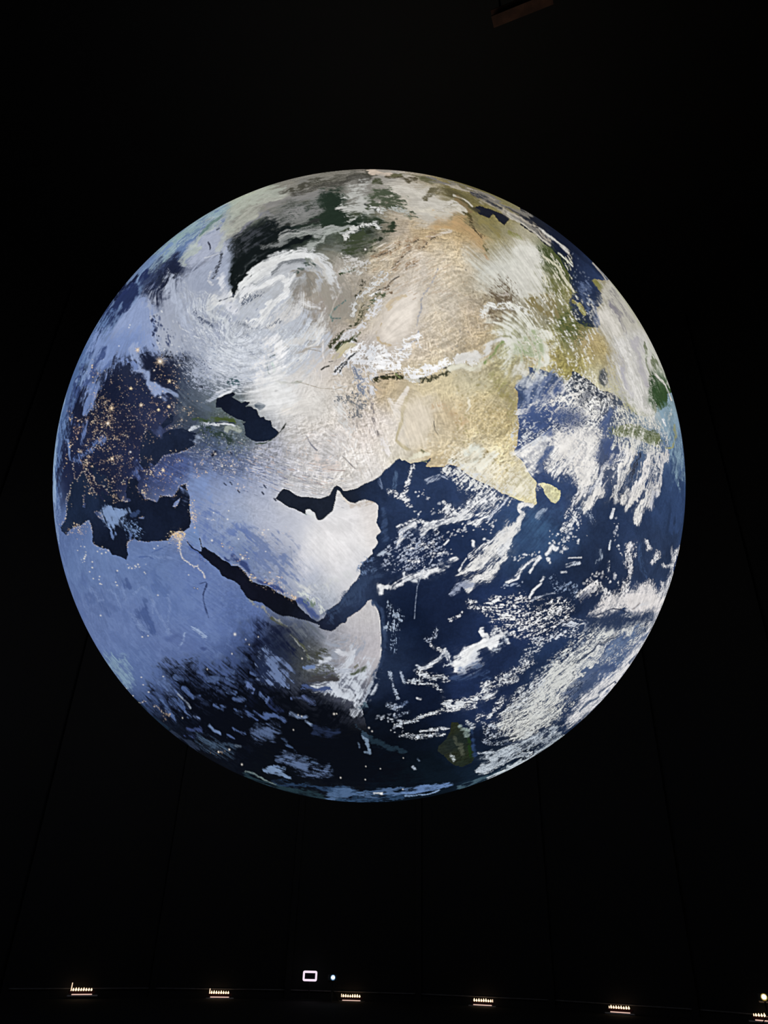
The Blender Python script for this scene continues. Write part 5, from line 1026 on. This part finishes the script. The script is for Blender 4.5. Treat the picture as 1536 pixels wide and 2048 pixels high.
stroke(T('A',845,110,880,230,920,350,990,440,1070,520), 11, (136,162,222), 1.2, 'puff', .6, .5, w1=14); stroke(T('A',980,480,1060,490,1150,510,1240,535), 9, (132,158,218), 1.1, 'puff', .7, .5, w1=5); stroke(T('A',730,170,800,190,850,240), 8, (104,132,200), .7, 'puff')
stroke(T('A',360,700,400,560,440,430), 6, (96,126,196), .9, 'wisp', .9, .5); stroke(T('A',180,960,200,1080,220,1150), 4, (90,122,190), .8, 'wisp'); stroke(T('A',330,1000,360,880,380,760), 6, (84,112,184), .7, 'wisp', 1, .5); stroke(T('A',300,1150,360,1080,460,1010,540,980), 9, (76,106,180), .6, 'fine', 1.2, .4); stroke(T('A',230,760,260,740,280,820), 8, (60,84,150), .6, 'puff')
stroke(T('A',60,1536,70,1350,60,1200), 4, (130,166,220), 1.0, 'wisp', .7, .6, sx=60, sy=2.5); stroke(T('C',70,20,60,200,80,350,110,520), 4, (120,154,212), .9, 'wisp', .8, .6, sx=60, sy=2.5); stroke(T('C',100,60,110,200,90,300), 6, (100,132,198), .6, 'fine')
fill(T('A',860,1200,900,1250,880,1330,830,1300), (76,100,170), .7, 'puff', 6, 1, .5); fill(T('A',1050,1250,1200,1240,1300,1180,1330,1300,1220,1420,1050,1400), (70,94,166), .6, 'puff', 14, 1., .6); fill(T('A',1300,1350,1420,1250,1536,1230,1536,1536,1400,1536), (112,142,210), .8, 'puff', 12, .7, .7)
fill(T('A',1240,480,1380,540,1536,560,1536,760,1400,760,1300,640), (78,94,118), .8, 'puff', 16, .8, .7); fill(T('A',1330,60,1536,40,1536,420,1440,420,1380,260), (146,162,196), .7, 'fine', 16, 1.1, .5); stroke(T('A',1100,100,1200,140,1320,180), 12, (28,36,58), .6, 'fine', 1.2, .4); fill(T('A',890,130,1000,110,1140,250,1200,400,1120,430,1000,330,930,260), (22,30,58), 1.0, 'puff', 8, .6, .5)
fill(T('A',1000,860,1080,850,1110,890,1080,940,1040,910), (60,78,134), .9, 'puff', 3, .5, .6); fill(T('A',1400,960,1440,910,1480,930,1460,990,1420,1000), (150,172,216), .9, 'puff', 4, .7, .5)
fill(T('C',510,190,560,150,640,170,760,190,780,220,690,270,690,350,650,330,610,400,560,330,530,270), (112,146,208), 1.1, 'puff', 4, .8, .45); stroke(T('C',600,420,620,470,650,420), 4, (84,114,176), .8, 'puff'); fill(T('C',760,310,840,320,900,390,860,430,800,400,770,360), (96,130,192), .7, 'fine', 6, 1.1, .4); stroke(T('C',800,250,860,220), 6, (40,62,112), .7, 'puff'); stroke(T('C',790,490,800,400), 3, (70,98,160), .7, 'puff')
# -- city lights
p = T('A', 1080, 205)[0]; star(p[0], p[1], 13, 13)
for q, R in (((865,95),6),((580,800),9),((615,655),5),((900,625),5),((620,1140),6),((1110,1250),5),((1165,640),3.5),((1065,670),3.5),((1170,395),4),((800,465),3.5)):
    p = T('A', *q)[0]; star(p[0], p[1], R, 7)
def C_(t, x, y, n, sx, sy, **k):
    p = T(t, x, y)[0]; cluster(p[0], p[1], n, sx * .2083, sy * .2083, **k)
C_('A',560,800,150,95,110); C_('A',590,650,70,70,60); C_('A',480,820,60,70,60); C_('A',520,960,90,110,70); C_('A',290,850,60,22,45, rgb=(240,170,110)); C_('A',215,730,22,14,40); C_('A',235,1000,16,14,30)
C_('A',700,720,90,170,150, st=.8); C_('A',800,1000,70,140,120, st=.8); C_('A',640,1150,60,70,70); C_('A',700,1300,60,90,90); C_('A',1100,640,60,120,80); C_('A',1150,350,60,80,80); C_('A',850,450,50,170,100, st=.8); C_('A',1000,700,50,180,90, st=.7); C_('A',470,600,50,70,110, st=.8); C_('A',1300,700,40,90,80)
C_('A',360,1190,60,30,35); C_('A',400,1140,18,18,18); C_('A',650,1450,45,70,60); C_('A',920,1460,45,40,40); C_('A',1150,1300,60,140,80, st=.8); C_('A',1350,1150,60,110,60, st=.8); C_('A',980,1270,40,40,25); C_('A',1250,1340,35,90,60, st=.7); C_('A',330,1060,30,50,40); C_('A',180,1150,26,20,90, st=.7); C_('A',560,1150,40,100,90, st=.7); C_('A',1250,200,26,110,60, st=.6, rgb=(240,228,206)); C_('A',620,200,20,110,70, st=.6, rgb=(230,226,220))
C_('A',440,320,26,22,60); C_('A',460,530,14,10,20)
litline(T('A',340,1260,390,1250,440,1330,470,1390,540,1400,590,1470)); litline(T('A',350,1260,400,1370,440,1440,480,1480)); C_('A',430,1400,50,40,50); litline(T('A',245,1160,260,1310,280,1350,320,1290,340,1250)); litline(T('A',225,1370,215,1470,190,1536)); litline(T('A',900,1260,960,1250,1040,1230), r1=1.5); litline(T('A',1040,1220,1100,1120,1250,1085,1360,1050,1430,990), st=.7, rgb=(216,206,200)); litline(T('A',890,1180,890,1080), step=5); litline(T('A',930,890,950,860)); litline(T('A',1070,930,1080,900)); litline(T('A',1150,850,1220,830,1280,800), jit=1.4)
litline(T('A',1240,1460,1270,1400,1330,1375,1345,1450), rgb=(240,214,190)); litline(T('A',1075,1495,1150,1495,1200,1505), rgb=(240,214,190)); litline(T('C',900,10,960,80,1050,110)); litline(T('C',660,80,720,110,790,100)); litline(T('C',1375,90,1390,180,1395,260,1400,330), jit=2.2, r1=1.5); C_('C',1420,260,45,28,40); C_('C',1390,170,26,14,60)
litline(T('C',215,10,185,80,185,180,175,280), st=.8, rgb=(226,206,180)); litline(T('C',130,330,160,300,180,260), st=.8); litline(T('C',190,420,240,360,330,340,390,300), jit=1.8); C_('C',310,360,40,60,25); litline(T('C',400,290,415,340,430,420), st=.7); C_('C',300,420,18,60,40, st=.7)
litline(T('C',440,500,500,555,590,575), jit=1.4); litline(T('C',770,560,765,520,780,490,830,470), st=.8); litline(T('C',870,490,970,500,1100,488,1160,480), step=5, st=.7)
litline(T('C',1220,170,1270,90), st=.8); litline(T('C',450,215,480,200,520,240,525,280,480,250), st=.8); litline(T('C',345,40,350,160), st=.7, step=3); litline(T('C',230,140,240,160), st=.7); litline(T('C',880,270,930,260), st=.8)
C_('C',1240,450,190,34,34, r1=1.5, rgb=(248,196,120)); C_('C',1250,420,60,40,14, rgb=(248,190,110)); litline(T('C',1265,500,1275,600,1300,660,1340,690,1410,740,1440,725,1455,765,1490,790,1515,850), step=1.5, jit=.6, r0=.9, r1=1.4, rgb=(250,226,190)); C_('C',1260,550,14,12,26); litline(T('C',1290,450,1340,490,1360,540), step=4, st=.7); litline(T('C',1450,620,1530,700), step=5, st=.6)
for q in ((355,545),(350,660),(360,640),(430,690),(405,785),(430,745),(440,850),(500,830),(495,860),(505,900),(520,905),(670,775),(655,885),(668,915),(780,748),(810,752),(850,735),(870,715),(880,740),(930,790),(940,803),(1060,1010),(1060,535),(1025,562),(510,1205),(290,580),(320,540),(520,610),(560,600),(480,590),(965,1400),(910,1410),(1355,815)):
    p = T('C', *q)[0]; dots([(p[0], p[1], rl.uniform(.9, 1.5), .85)], (240, 226, 200))
C_('C',350,640,14,16,60, st=.7, rgb=(236,226,206)); C_('C',850,730,12,45,14, st=.7, rgb=(236,226,206))
# Arabia lights
litline(T('D',310,720,370,725,430,780,480,850,510,870), st=.8); C_('D',510,845,32,30,16, r1=1.5); C_('D',700,890,60,70,32); litline(T('D',640,850,740,890,800,950), jit=1.6); C_('D',890,1025,50,26,22, r1=1.5); litline(T('D',700,950,780,990,830,1000), st=.8); C_('D',400,650,22,40,20); C_('D',240,550,16,40,24, st=.8)
for q, s in (((335,1385),2.6),((115,485),1.8),((440,1435),1.1),((560,1410),1.1),((410,655),2.0),((370,470),1.2),((265,280),1.4),((130,218),1.1),((275,200),1.1),((655,380),1.2),((600,410),1.6),((760,840),1.2),((450,600),1.1),((630,590),1.1)):
    p = T('D', *q)[0]; dots([(p[0], p[1], s, .95)], (246, 232, 208))
litline(T('D',50,265,150,300), st=.7, rgb=(236,228,216)); C_('D',600,410,16,22,22, st=.7, rgb=(240,206,170)); C_('D',850,420,14,30,40, st=.5, rgb=(240,206,170)); litline(T('D',0,455,15,540,5,580), st=.6, rgb=(220,224,232)); litline(T('D',90,580,180,640,260,700), step=6, st=.6, rgb=(220,226,240))
C_('B',290,1250,46,45,40, r1=1.4, rgb=(248,214,176)); C_('B',380,1400,30,30,40, st=.7, rgb=(240,206,176)); C_('B',100,1150,90,110,70, st=.7, rgb=(226,214,206)); C_('B',350,1150,90,140,90, st=.65, rgb=(230,218,206)); C_('B',600,1230,60,140,60, st=.6, rgb=(236,220,206)); litline(T('B',560,1045,700,1040), st=.7, rgb=(240,220,196))
# Gulf of Guinea and the far south
litline(T('M',430,600,470,585,495,600), st=.9); litline(T('M',560,640,580,630,620,660,650,690,700,715,720,735), step=1.6, st=.8); C_('M',690,730,12,24,20, st=.7); C_('M',1200,1075,14,40,12, st=.8)
for t, q, s in (('M',(445,358),1.2),('M',(463,430),1.1),('M',(515,500),1.4),('M',(365,535),1.2),('M',(840,748),1.3),('M',(1290,1052),1.8),('M',(1185,1072),1.4),('M',(1410,1195),1.9),('M',(1315,132),1.3),('M',(1078,280),1.2),('M',(655,350),1.2),('M',(1480,45),1.),('N',(548,130),1.6),('N',(510,672),1.2),('N',(545,685),1.3),('N',(465,815),1.3),('N',(855,662),2.2),('N',(880,660),1.2),('N',(918,1274),1.6),('N',(1155,1292),1.3),('N',(1160,1165),1.2),('N',(1300,1188),1.1),('N',(1190,795),1.8),('N',(1220,828),1.6),('O',(80,1085),1.1),('O',(75,1385),1.2),('A',(1085,550),1.8),('A',(1025,290),1.6),('A',(795,1075),2.0)):
    p = T(t, *q)[0]; dots([(p[0], p[1], s, .9)], (244, 228, 200))
dots([(x, y, 1.2, .8) for x, y in ((323,622),(324,624),(329,698),(258,655),(238,692),(317,686),(344,690),(358,693),(260,650))], (230, 236, 246))


# ---------- mesh
print('globe painted')
NR = 470                                    # rings that follow the picture, plus rings that close the back
NB = 60
s = np.linspace(0, math.sin(TH_LIMB), 2)
th_tab = np.linspace(0, math.pi, 4000)
rpx = np.where(th_tab < TH_LIMB, np.sin(th_tab) / (GDIST / GLOBE_R - np.cos(th_tab)), 0)
rmax = math.sin(TH_LIMB) / (GDIST / GLOBE_R - math.cos(TH_LIMB))
rpx = np.where(th_tab < TH_LIMB, rpx / rmax, 1.0)
par = rpx * NR + (th_tab / math.pi) * NB
HALF = NR + NB
ring_th = np.interp(np.arange(HALF + 1), par * HALF / par[-1], th_tab)
# concentric square-to-disc grid, so that the quads stay even
n = 2 * HALF + 1
g = np.arange(-HALF, HALF + 1)
gx, gy = np.meshgrid(g, g)
rad = np.maximum(np.abs(gx), np.abs(gy))
with np.errstate(divide='ignore', invalid='ignore'):
    phi = np.where(np.abs(gx) >= np.abs(gy), (math.pi / 4) * (gy / np.where(gx == 0, 1, gx)), math.pi / 2 - (math.pi / 4) * (gx / np.where(gy == 0, 1, gy)))
phi = np.where(np.abs(gx) >= np.abs(gy), np.where(gx < 0, phi + math.pi, phi), np.where(gy < 0, phi + math.pi, phi))
thv = ring_th[rad]
TH_END = math.pi - 0.02
thv = np.minimum(thv, TH_END)
nx = np.sin(thv) * np.cos(phi); ny = np.sin(thv) * np.sin(phi); nz = np.cos(thv)
NRM = nx[..., None] * E1 + ny[..., None] * E2 + nz[..., None] * AX
co = (NRM * GLOBE_R).reshape(-1, 3).astype(f32)
# picture coordinate of every vertex; past the outline the picture is carried on mirrored
th_s = np.where(thv > TH_LIMB - 0.012, np.maximum(2 * (TH_LIMB - 0.012) - thv, 0.15), thv)
ps = GC + GLOBE_R * (np.sin(th_s)[..., None] * (np.cos(phi)[..., None] * E1 + np.sin(phi)[..., None] * E2) + np.cos(th_s)[..., None] * AX) - CAM
zz = ps @ FW
PX = 768 + F * (ps @ RT) / zz; PY = 1024 - F * (ps @ UP) / zz
u = np.clip(PX - X0, 0, CW - 1.001); v = np.clip(PY - Y0, 0, CH - 1.001)
iu = u.astype(int); iv = v.astype(int); fu = (u - iu)[..., None]; fv = (v - iv)[..., None]
def blur(a, n):
    for ax in (0, 1):
        acc = a.copy()
        for k in range(1, n + 1): acc = acc + np.roll(a, k, ax) + np.roll(a, -k, ax)
        a = acc / (2 * n + 1)
    return a
IMG = IMG + 0.55 * (IMG - blur(IMG, 1)) + 0.28 * (IMG - blur(IMG, 4))      # crisp like the picture on the globe
_y = np.clip((IMG[..., 0] - IMG[..., 2]) / 60, 0, 1)[..., None]
IMG = IMG * (1 + _y * np.array((-.02, 0, .07), f32))
_b = np.clip((IMG[..., 2] - IMG[..., 0]) / 60, 0, 1)[..., None]
IMG = IMG * (1 + _b * np.array((.03, -.01, -.07), f32))
lum = (IMG @ np.array((.3, .59, .11), f32))[..., None]
LIN = lin(np.clip(lum + (IMG - lum) * 0.78, 0, 255))
colr = (LIN[iv, iu] * (1 - fu) * (1 - fv) + LIN[iv, iu + 1] * fu * (1 - fv) + LIN[iv + 1, iu] * (1 - fu) * fv + LIN[iv + 1, iu + 1] * fu * fv).reshape(-1, 3)
idx = np.arange(n * n).reshape(n, n)
quads = np.stack([idx[:-1, :-1], idx[1:, :-1], idx[1:, 1:], idx[:-1, 1:]], -1).reshape(-1, 4)
gme = bpy.data.meshes.new('globe')
gme.vertices.add(n * n); gme.vertices.foreach_set('co', co.ravel())
gme.loops.add(quads.size); gme.loops.foreach_set('vertex_index', quads.ravel().astype(np.int32))
gme.polygons.add(len(quads)); gme.polygons.foreach_set('loop_start', np.arange(0, quads.size, 4, dtype=np.int32))
try: gme.polygons.foreach_set('loop_total', np.full(len(quads), 4, np.int32))
except Exception: pass
gme.update(calc_edges=True)
gme.shade_smooth()
at = gme.color_attributes.new('picture', 'FLOAT_COLOR', 'POINT')
at.data.foreach_set('color', np.concatenate([colr, np.ones((len(colr), 1), f32)], 1).astype(f32).ravel())

gm = bpy.data.materials.new('lit_earth_picture'); gm.use_nodes = True
nt = gm.node_tree; nt.nodes.clear()
out = nt.nodes.new('ShaderNodeOutputMaterial'); em = nt.nodes.new('ShaderNodeEmission')
ca = nt.nodes.new('ShaderNodeVertexColor'); ca.layer_name = 'picture'
tc = nt.nodes.new('ShaderNodeTexCoord'); nz_ = nt.nodes.new('ShaderNodeTexNoise')
nz_.inputs['Scale'].default_value = 11.0; nz_.inputs['Detail'].default_value = 3.0
mr = nt.nodes.new('ShaderNodeMapRange')
mr.inputs['From Min'].default_value = 0.25; mr.inputs['From Max'].default_value = 0.75
mr.inputs['To Min'].default_value = 0.95; mr.inputs['To Max'].default_value = 1.05
nt.links.new(tc.outputs['Object'], nz_.inputs['Vector'])
nt.links.new(nz_.outputs['Fac'], mr.inputs['Value'])
nt.links.new(ca.outputs['Color'], em.inputs['Color'])
nt.links.new(mr.outputs['Result'], em.inputs['Strength'])
nt.links.new(em.outputs[0], out.inputs['Surface'])
gm.cycles.emission_sampling = 'NONE'
gme.materials.append(gm)
globe = link('illuminated_globe', gme)
globe.location = GC
tag(globe, 'huge glowing globe of the Earth with clouds and city lights, hanging in the dark hall', 'globe')

# ------------------------------------------------------------------ lamps along the foot of the wall
M_BULB = mat_emit('warm_bulb', (1.0, 0.70, 0.42), 2.2)
M_POSTLIT = mat_emit('glowing_end_post', (1.0, 0.74, 0.52), 1.2)  # end post glows by emission in place of light falling on it
M_TRAY = mat_plain('dark_red_lacquer', (0.10, 0.012, 0.008), 0.5, 0, 0.3, 8.0)
M_LIP = mat_plain('pale_enamel_lip', (0.82, 0.74, 0.70), 0.6, 0, 0.08, 8.0)
M_GLOW = mat_emit('warm_spill_glow', (1.0, 0.66, 0.55), 0.75)  # strip glows in place of bulb light spilled below the row
M_BLACK = mat_plain('black_plastic', (0.015, 0.015, 0.016), 0.5, 0, 0.2, 20.0)

bm = bmesh.new()
lathe(bm, [(0, 0), (0.03, 0.0), (0.034, 0.02), (0.048, 0.04), (0.046, 0.062), (0.03, 0.09), (0.012, 0.13), (0, 0.15)], 10)
bulb_me = mesh_from(bm, 'bulb', M_BULB, True)
bm = bmesh.new(); box(bm, (0, 0, 0), (1.30, 0.16, 0.10), 0.015)
tray_me = mesh_from(bm, 'tray', M_TRAY)
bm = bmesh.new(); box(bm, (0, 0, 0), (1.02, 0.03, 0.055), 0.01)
glow_me = mesh_from(bm, 'spill_strip', M_GLOW)
bm = bmesh.new(); box(bm, (0, 0, 0), (1.50, 0.26, 0.02), 0.006); box(bm, (0, 0.12, 0.025), (1.50, 0.02, 0.05), 0.004)
lip_me = mesh_from(bm, 'lip', M_LIP)
bm = bmesh.new(); box(bm, (0, 0, 0), (0.05, 0.12, 0.18), 0.006)
foot_me = mesh_from(bm, 'foot', M_BLACK)

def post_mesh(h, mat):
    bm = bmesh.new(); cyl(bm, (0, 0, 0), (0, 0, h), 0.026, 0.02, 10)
    return mesh_from(bm, 'end_post', mat, True)

LAMPS = [  # pixel of the bulb row's middle, lit end post (side, height), label
    ((165, 1978), (-1, 0.36), 'warm bulb row lamp at the wall foot with one tall lit end post'),
    ((440, 1984), (-1, 0.24), 'warm bulb row lamp with a short lit end post, next to the tall post lamp'),
    ((703, 1991), (-1, 0.15), 'warm bulb row lamp just below the small blue white projector'),
    ((965, 2000), (1, 0.13), 'warm bulb row lamp with a small lit post at the end away from the projector'),
    ((1240, 2014), (-1, 0.10), 'warm bulb row lamp without tall post, one before the lamp under the big spotlight'),
    ((1532, 2030), (-1, 0.10), 'warm bulb row lamp at the wall foot under the big white spotlight'),
]
def on_wall(px, py, rad):
    d = ray(px, py); p = CAM - np.array([AXIS[0], AXIS[1], 0])
    a = d[0] ** 2 + d[1] ** 2; b = 2 * (p[0] * d[0] + p[1] * d[1]); c = p[0] ** 2 + p[1] ** 2 - rad ** 2
    t = (-b + math.sqrt(b * b - 4 * a * c)) / (2 * a)
    return CAM + d * t

for (px, py), (side, h), label in LAMPS:
    P = on_wall(px, py, HALL_R + 0.05)
    a = math.atan2(P[1] - AXIS[1], P[0] - AXIS[0])
    root = empty('row_lamp', (P[0], P[1], 0), a + math.pi / 2)     # local -y... +y looks into the hall
    tag(root, label, 'lamp', 'bulb row lamps along the foot of the wall')
    z = P[2]
    for s in (-0.5, 0.5):
        o = link('foot', foot_me, root); o.location = (s, -0.02, (z - 0.30) / 2)
        o.scale = (1, 1, max(0.05, (z - 0.30)) / 0.18)
    o = link('tray', tray_me, root); o.location = (0, 0, z - 0.13)
    o = link('lip', lip_me, root); o.location = (0, 0.16, z - 0.29)
    o = link('spill_strip', glow_me, root); o.location = (0, 0.085, z - 0.235)
    for k in range(8):
        o = link('bulb', bulb_me, root); o.location = (-0.455 + 0.13 * k, 0.02, z - 0.08)
        o.scale = (1, 1, 0.85 + 0.3 * random.Random(px + k).random())
    o = link('end_post', post_mesh(h, M_POSTLIT), root); o.location = (-side * 0.56, 0.02, z - 0.08)

# ------------------------------------------------------------------ lit rectangular frame on a stand
M_FRAME = mat_emit('pink_white_light_frame', (1.0, 0.84, 0.98), 0.95)
M_PANEL = mat_plain('dark_violet_panel', (0.030, 0.018, 0.040), 0.6, 0, 0.3, 10.0)
P = on_wall(620, 1952, HALL_R - 0.5)
a = math.atan2(P[1] - AXIS[1], P[0] - AXIS[0])
fr = tag(empty('light_frame', (P[0], P[1], 0), a + math.pi / 2),
         'glowing pink white rectangular frame round a dark panel, on a post', 'light frame')
z = P[2]
bm = bmesh.new()
wO, hO, th = 0.80, 0.50, 0.105
out = []
for (w, h) in ((wO, hO), (wO - 2 * th, hO - 2 * th)):
    for y in (0.03, -0.03):
        ring = []
        c = 0.09 if w == wO else 0.01
        for sx, sz, q in ((1, 1, 0), (-1, 1, 1), (-1, -1, 2), (1, -1, 3)):
            for kk in range(4):
                t = (q * 90 + kk * 30) * math.pi / 180
                ring.append(bm.verts.new((sx * (w / 2 - c) + c * math.cos(t), y, sz * (h / 2 - c) + c * math.sin(t))))
        out.append(ring)
oF, oB, iF, iB = out
n = len(oF)
for k in range(n):
    j = (k + 1) % n
    bm.faces.new((oF[k], oF[j], iF[j], iF[k])); bm.faces.new((oB[j], oB[k], iB[k], iB[j]))
    bm.faces.new((oF[j], oF[k], oB[k], oB[j])); bm.faces.new((iF[k], iF[j], iB[j], iB[k]))
bmesh.ops.recalc_face_normals(bm, faces=bm.faces[:])
o = link('lit_frame', mesh_from(bm, 'lit_frame', M_FRAME), fr); o.location = (0, 0, z)
bm = bmesh.new(); box(bm, (0, 0, 0), (wO - 2 * th + 0.01, 0.03, hO - 2 * th + 0.01))
o = link('panel', mesh_from(bm, 'panel', M_PANEL), fr); o.location = (0, 0, z)
bm = bmesh.new(); cyl(bm, (0, -0.05, 0.03), (0, -0.05, z - 0.20), 0.03, 0.03, 12); box(bm, (0, -0.05, z), (0.08, 0.03, 0.40))
link('post', mesh_from(bm, 'post', M_BLACK), fr)
bm = bmesh.new(); box(bm, (0, -0.05, 0.02), (0.6, 0.4, 0.04), 0.01)
link('base_plate', mesh_from(bm, 'base_plate', M_BLACK), fr)

# ------------------------------------------------------------------ projectors that throw the picture on the globe
M_BLUE = mat_emit('blue_white_lens', (0.80, 0.92, 1.0), 6.0)
M_HALO = mat_emit('blue_halo_rim', (0.10, 0.22, 0.38), 0.8)  # rim glows dim blue in place of the flare halo
M_WHITE = mat_emit('white_lens', (1.0, 0.97, 0.90), 6.0)
M_AMBER = mat_emit('amber_glow_rim', (0.42, 0.30, 0.06), 0.7)  # amber glow round the lens, put into the rim as emission
def projector(px, py, rad, lens_r, m_lens, m_rim, label, tilt):
    P = on_wall(px, py, rad)
    to = CAM - P
    a = math.atan2(to[1], to[0])
    root = tag(empty('projector', (P[0], P[1], 0), a), label, 'projector')
    z = P[2]
    def put(name, bm, mat, parent=root, smooth=False):
        o = link(name, mesh_from(bm, name, mat, smooth), parent)
        return o
    T = Matrix.Translation((0, 0, z)) @ Matrix.Rotation(-tilt, 4, 'Y')
    bm = bmesh.new(); box(bm, (-0.42, 0, 0), (0.70, 0.52, 0.30), 0.03); bmesh.ops.transform(bm, matrix=T, verts=bm.verts[:])
    body = put('housing', bm, M_BLACK)
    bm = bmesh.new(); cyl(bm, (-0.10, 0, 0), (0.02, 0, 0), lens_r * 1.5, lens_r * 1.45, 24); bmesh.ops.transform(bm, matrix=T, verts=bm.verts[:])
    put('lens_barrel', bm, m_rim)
    bm = bmesh.new()
    lathe(bm, [(0, 0.05), (lens_r * 0.5, 0.042), (lens_r * 0.85, 0.02), (lens_r, 0.0), (lens_r, -0.03), (0, -0.03)], 24)
    bmesh.ops.transform(bm, matrix=T @ Matrix.Translation((0.02, 0, 0)) @ Matrix.Rotation(math.pi / 2, 4, 'Y'), verts=bm.verts[:])
    put('lens', bm, m_lens, root, True)
    bm = bmesh.new(); cyl(bm, (-0.42, 0, 0.25), (-0.42, 0, z - 0.10), 0.035)
    put('pole', bm, M_BLACK)
    for k in range(3):
        t = k * 2 * math.pi / 3
        bm = bmesh.new(); cyl(bm, (-0.42, 0, 0.55), (-0.42 + 0.45 * math.cos(t), 0.45 * math.sin(t), 0.02), 0.022)
        put('leg', bm, M_BLACK)
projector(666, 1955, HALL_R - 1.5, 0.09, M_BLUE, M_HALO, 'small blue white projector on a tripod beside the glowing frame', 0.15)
projector(1528, 1994, HALL_R - 1.5, 0.095, M_WHITE, M_AMBER, 'big white spotlight projector with amber glow round the lens on a tripod', 0.15)

# ------------------------------------------------------------------ a rusty girder high up under the roof
P0 = CAM + ray(985, 44) * ((38.0 - CAM[2]) / ray(985, 44)[2])
P1 = CAM + ray(1105, -4) * ((38.0 - CAM[2]) / ray(1105, -4)[2])
gv = P1 - P0; gl = float(np.linalg.norm(gv)); ga = math.atan2(gv[1], gv[0])
gr = tag(empty('girder', (*(0.5 * (P0 + P1))[:2], 38.0), ga), 'short rusty brown steel girder hanging high under the black roof', 'girder')
for nm, c, s_ in (('web', (0, 0, 0.25), (gl, 0.08, 0.46)), ('flange', (0, 0, 0.0), (gl, 0.50, 0.05)), ('flange', (0, 0, 0.50), (gl, 0.50, 0.05))):
    bm = bmesh.new(); box(bm, c, s_, 0.01); link(nm, mesh_from(bm, nm, M_RUST), gr)
for s_ in (-0.35, 0.35):
    bm = bmesh.new(); cyl(bm, (s_ * gl, 0, 0.52), (s_ * gl, 0, HALL_H - 38.0), 0.05)
    link('hanger_rod', mesh_from(bm, 'hanger_rod', M_STEEL), gr)
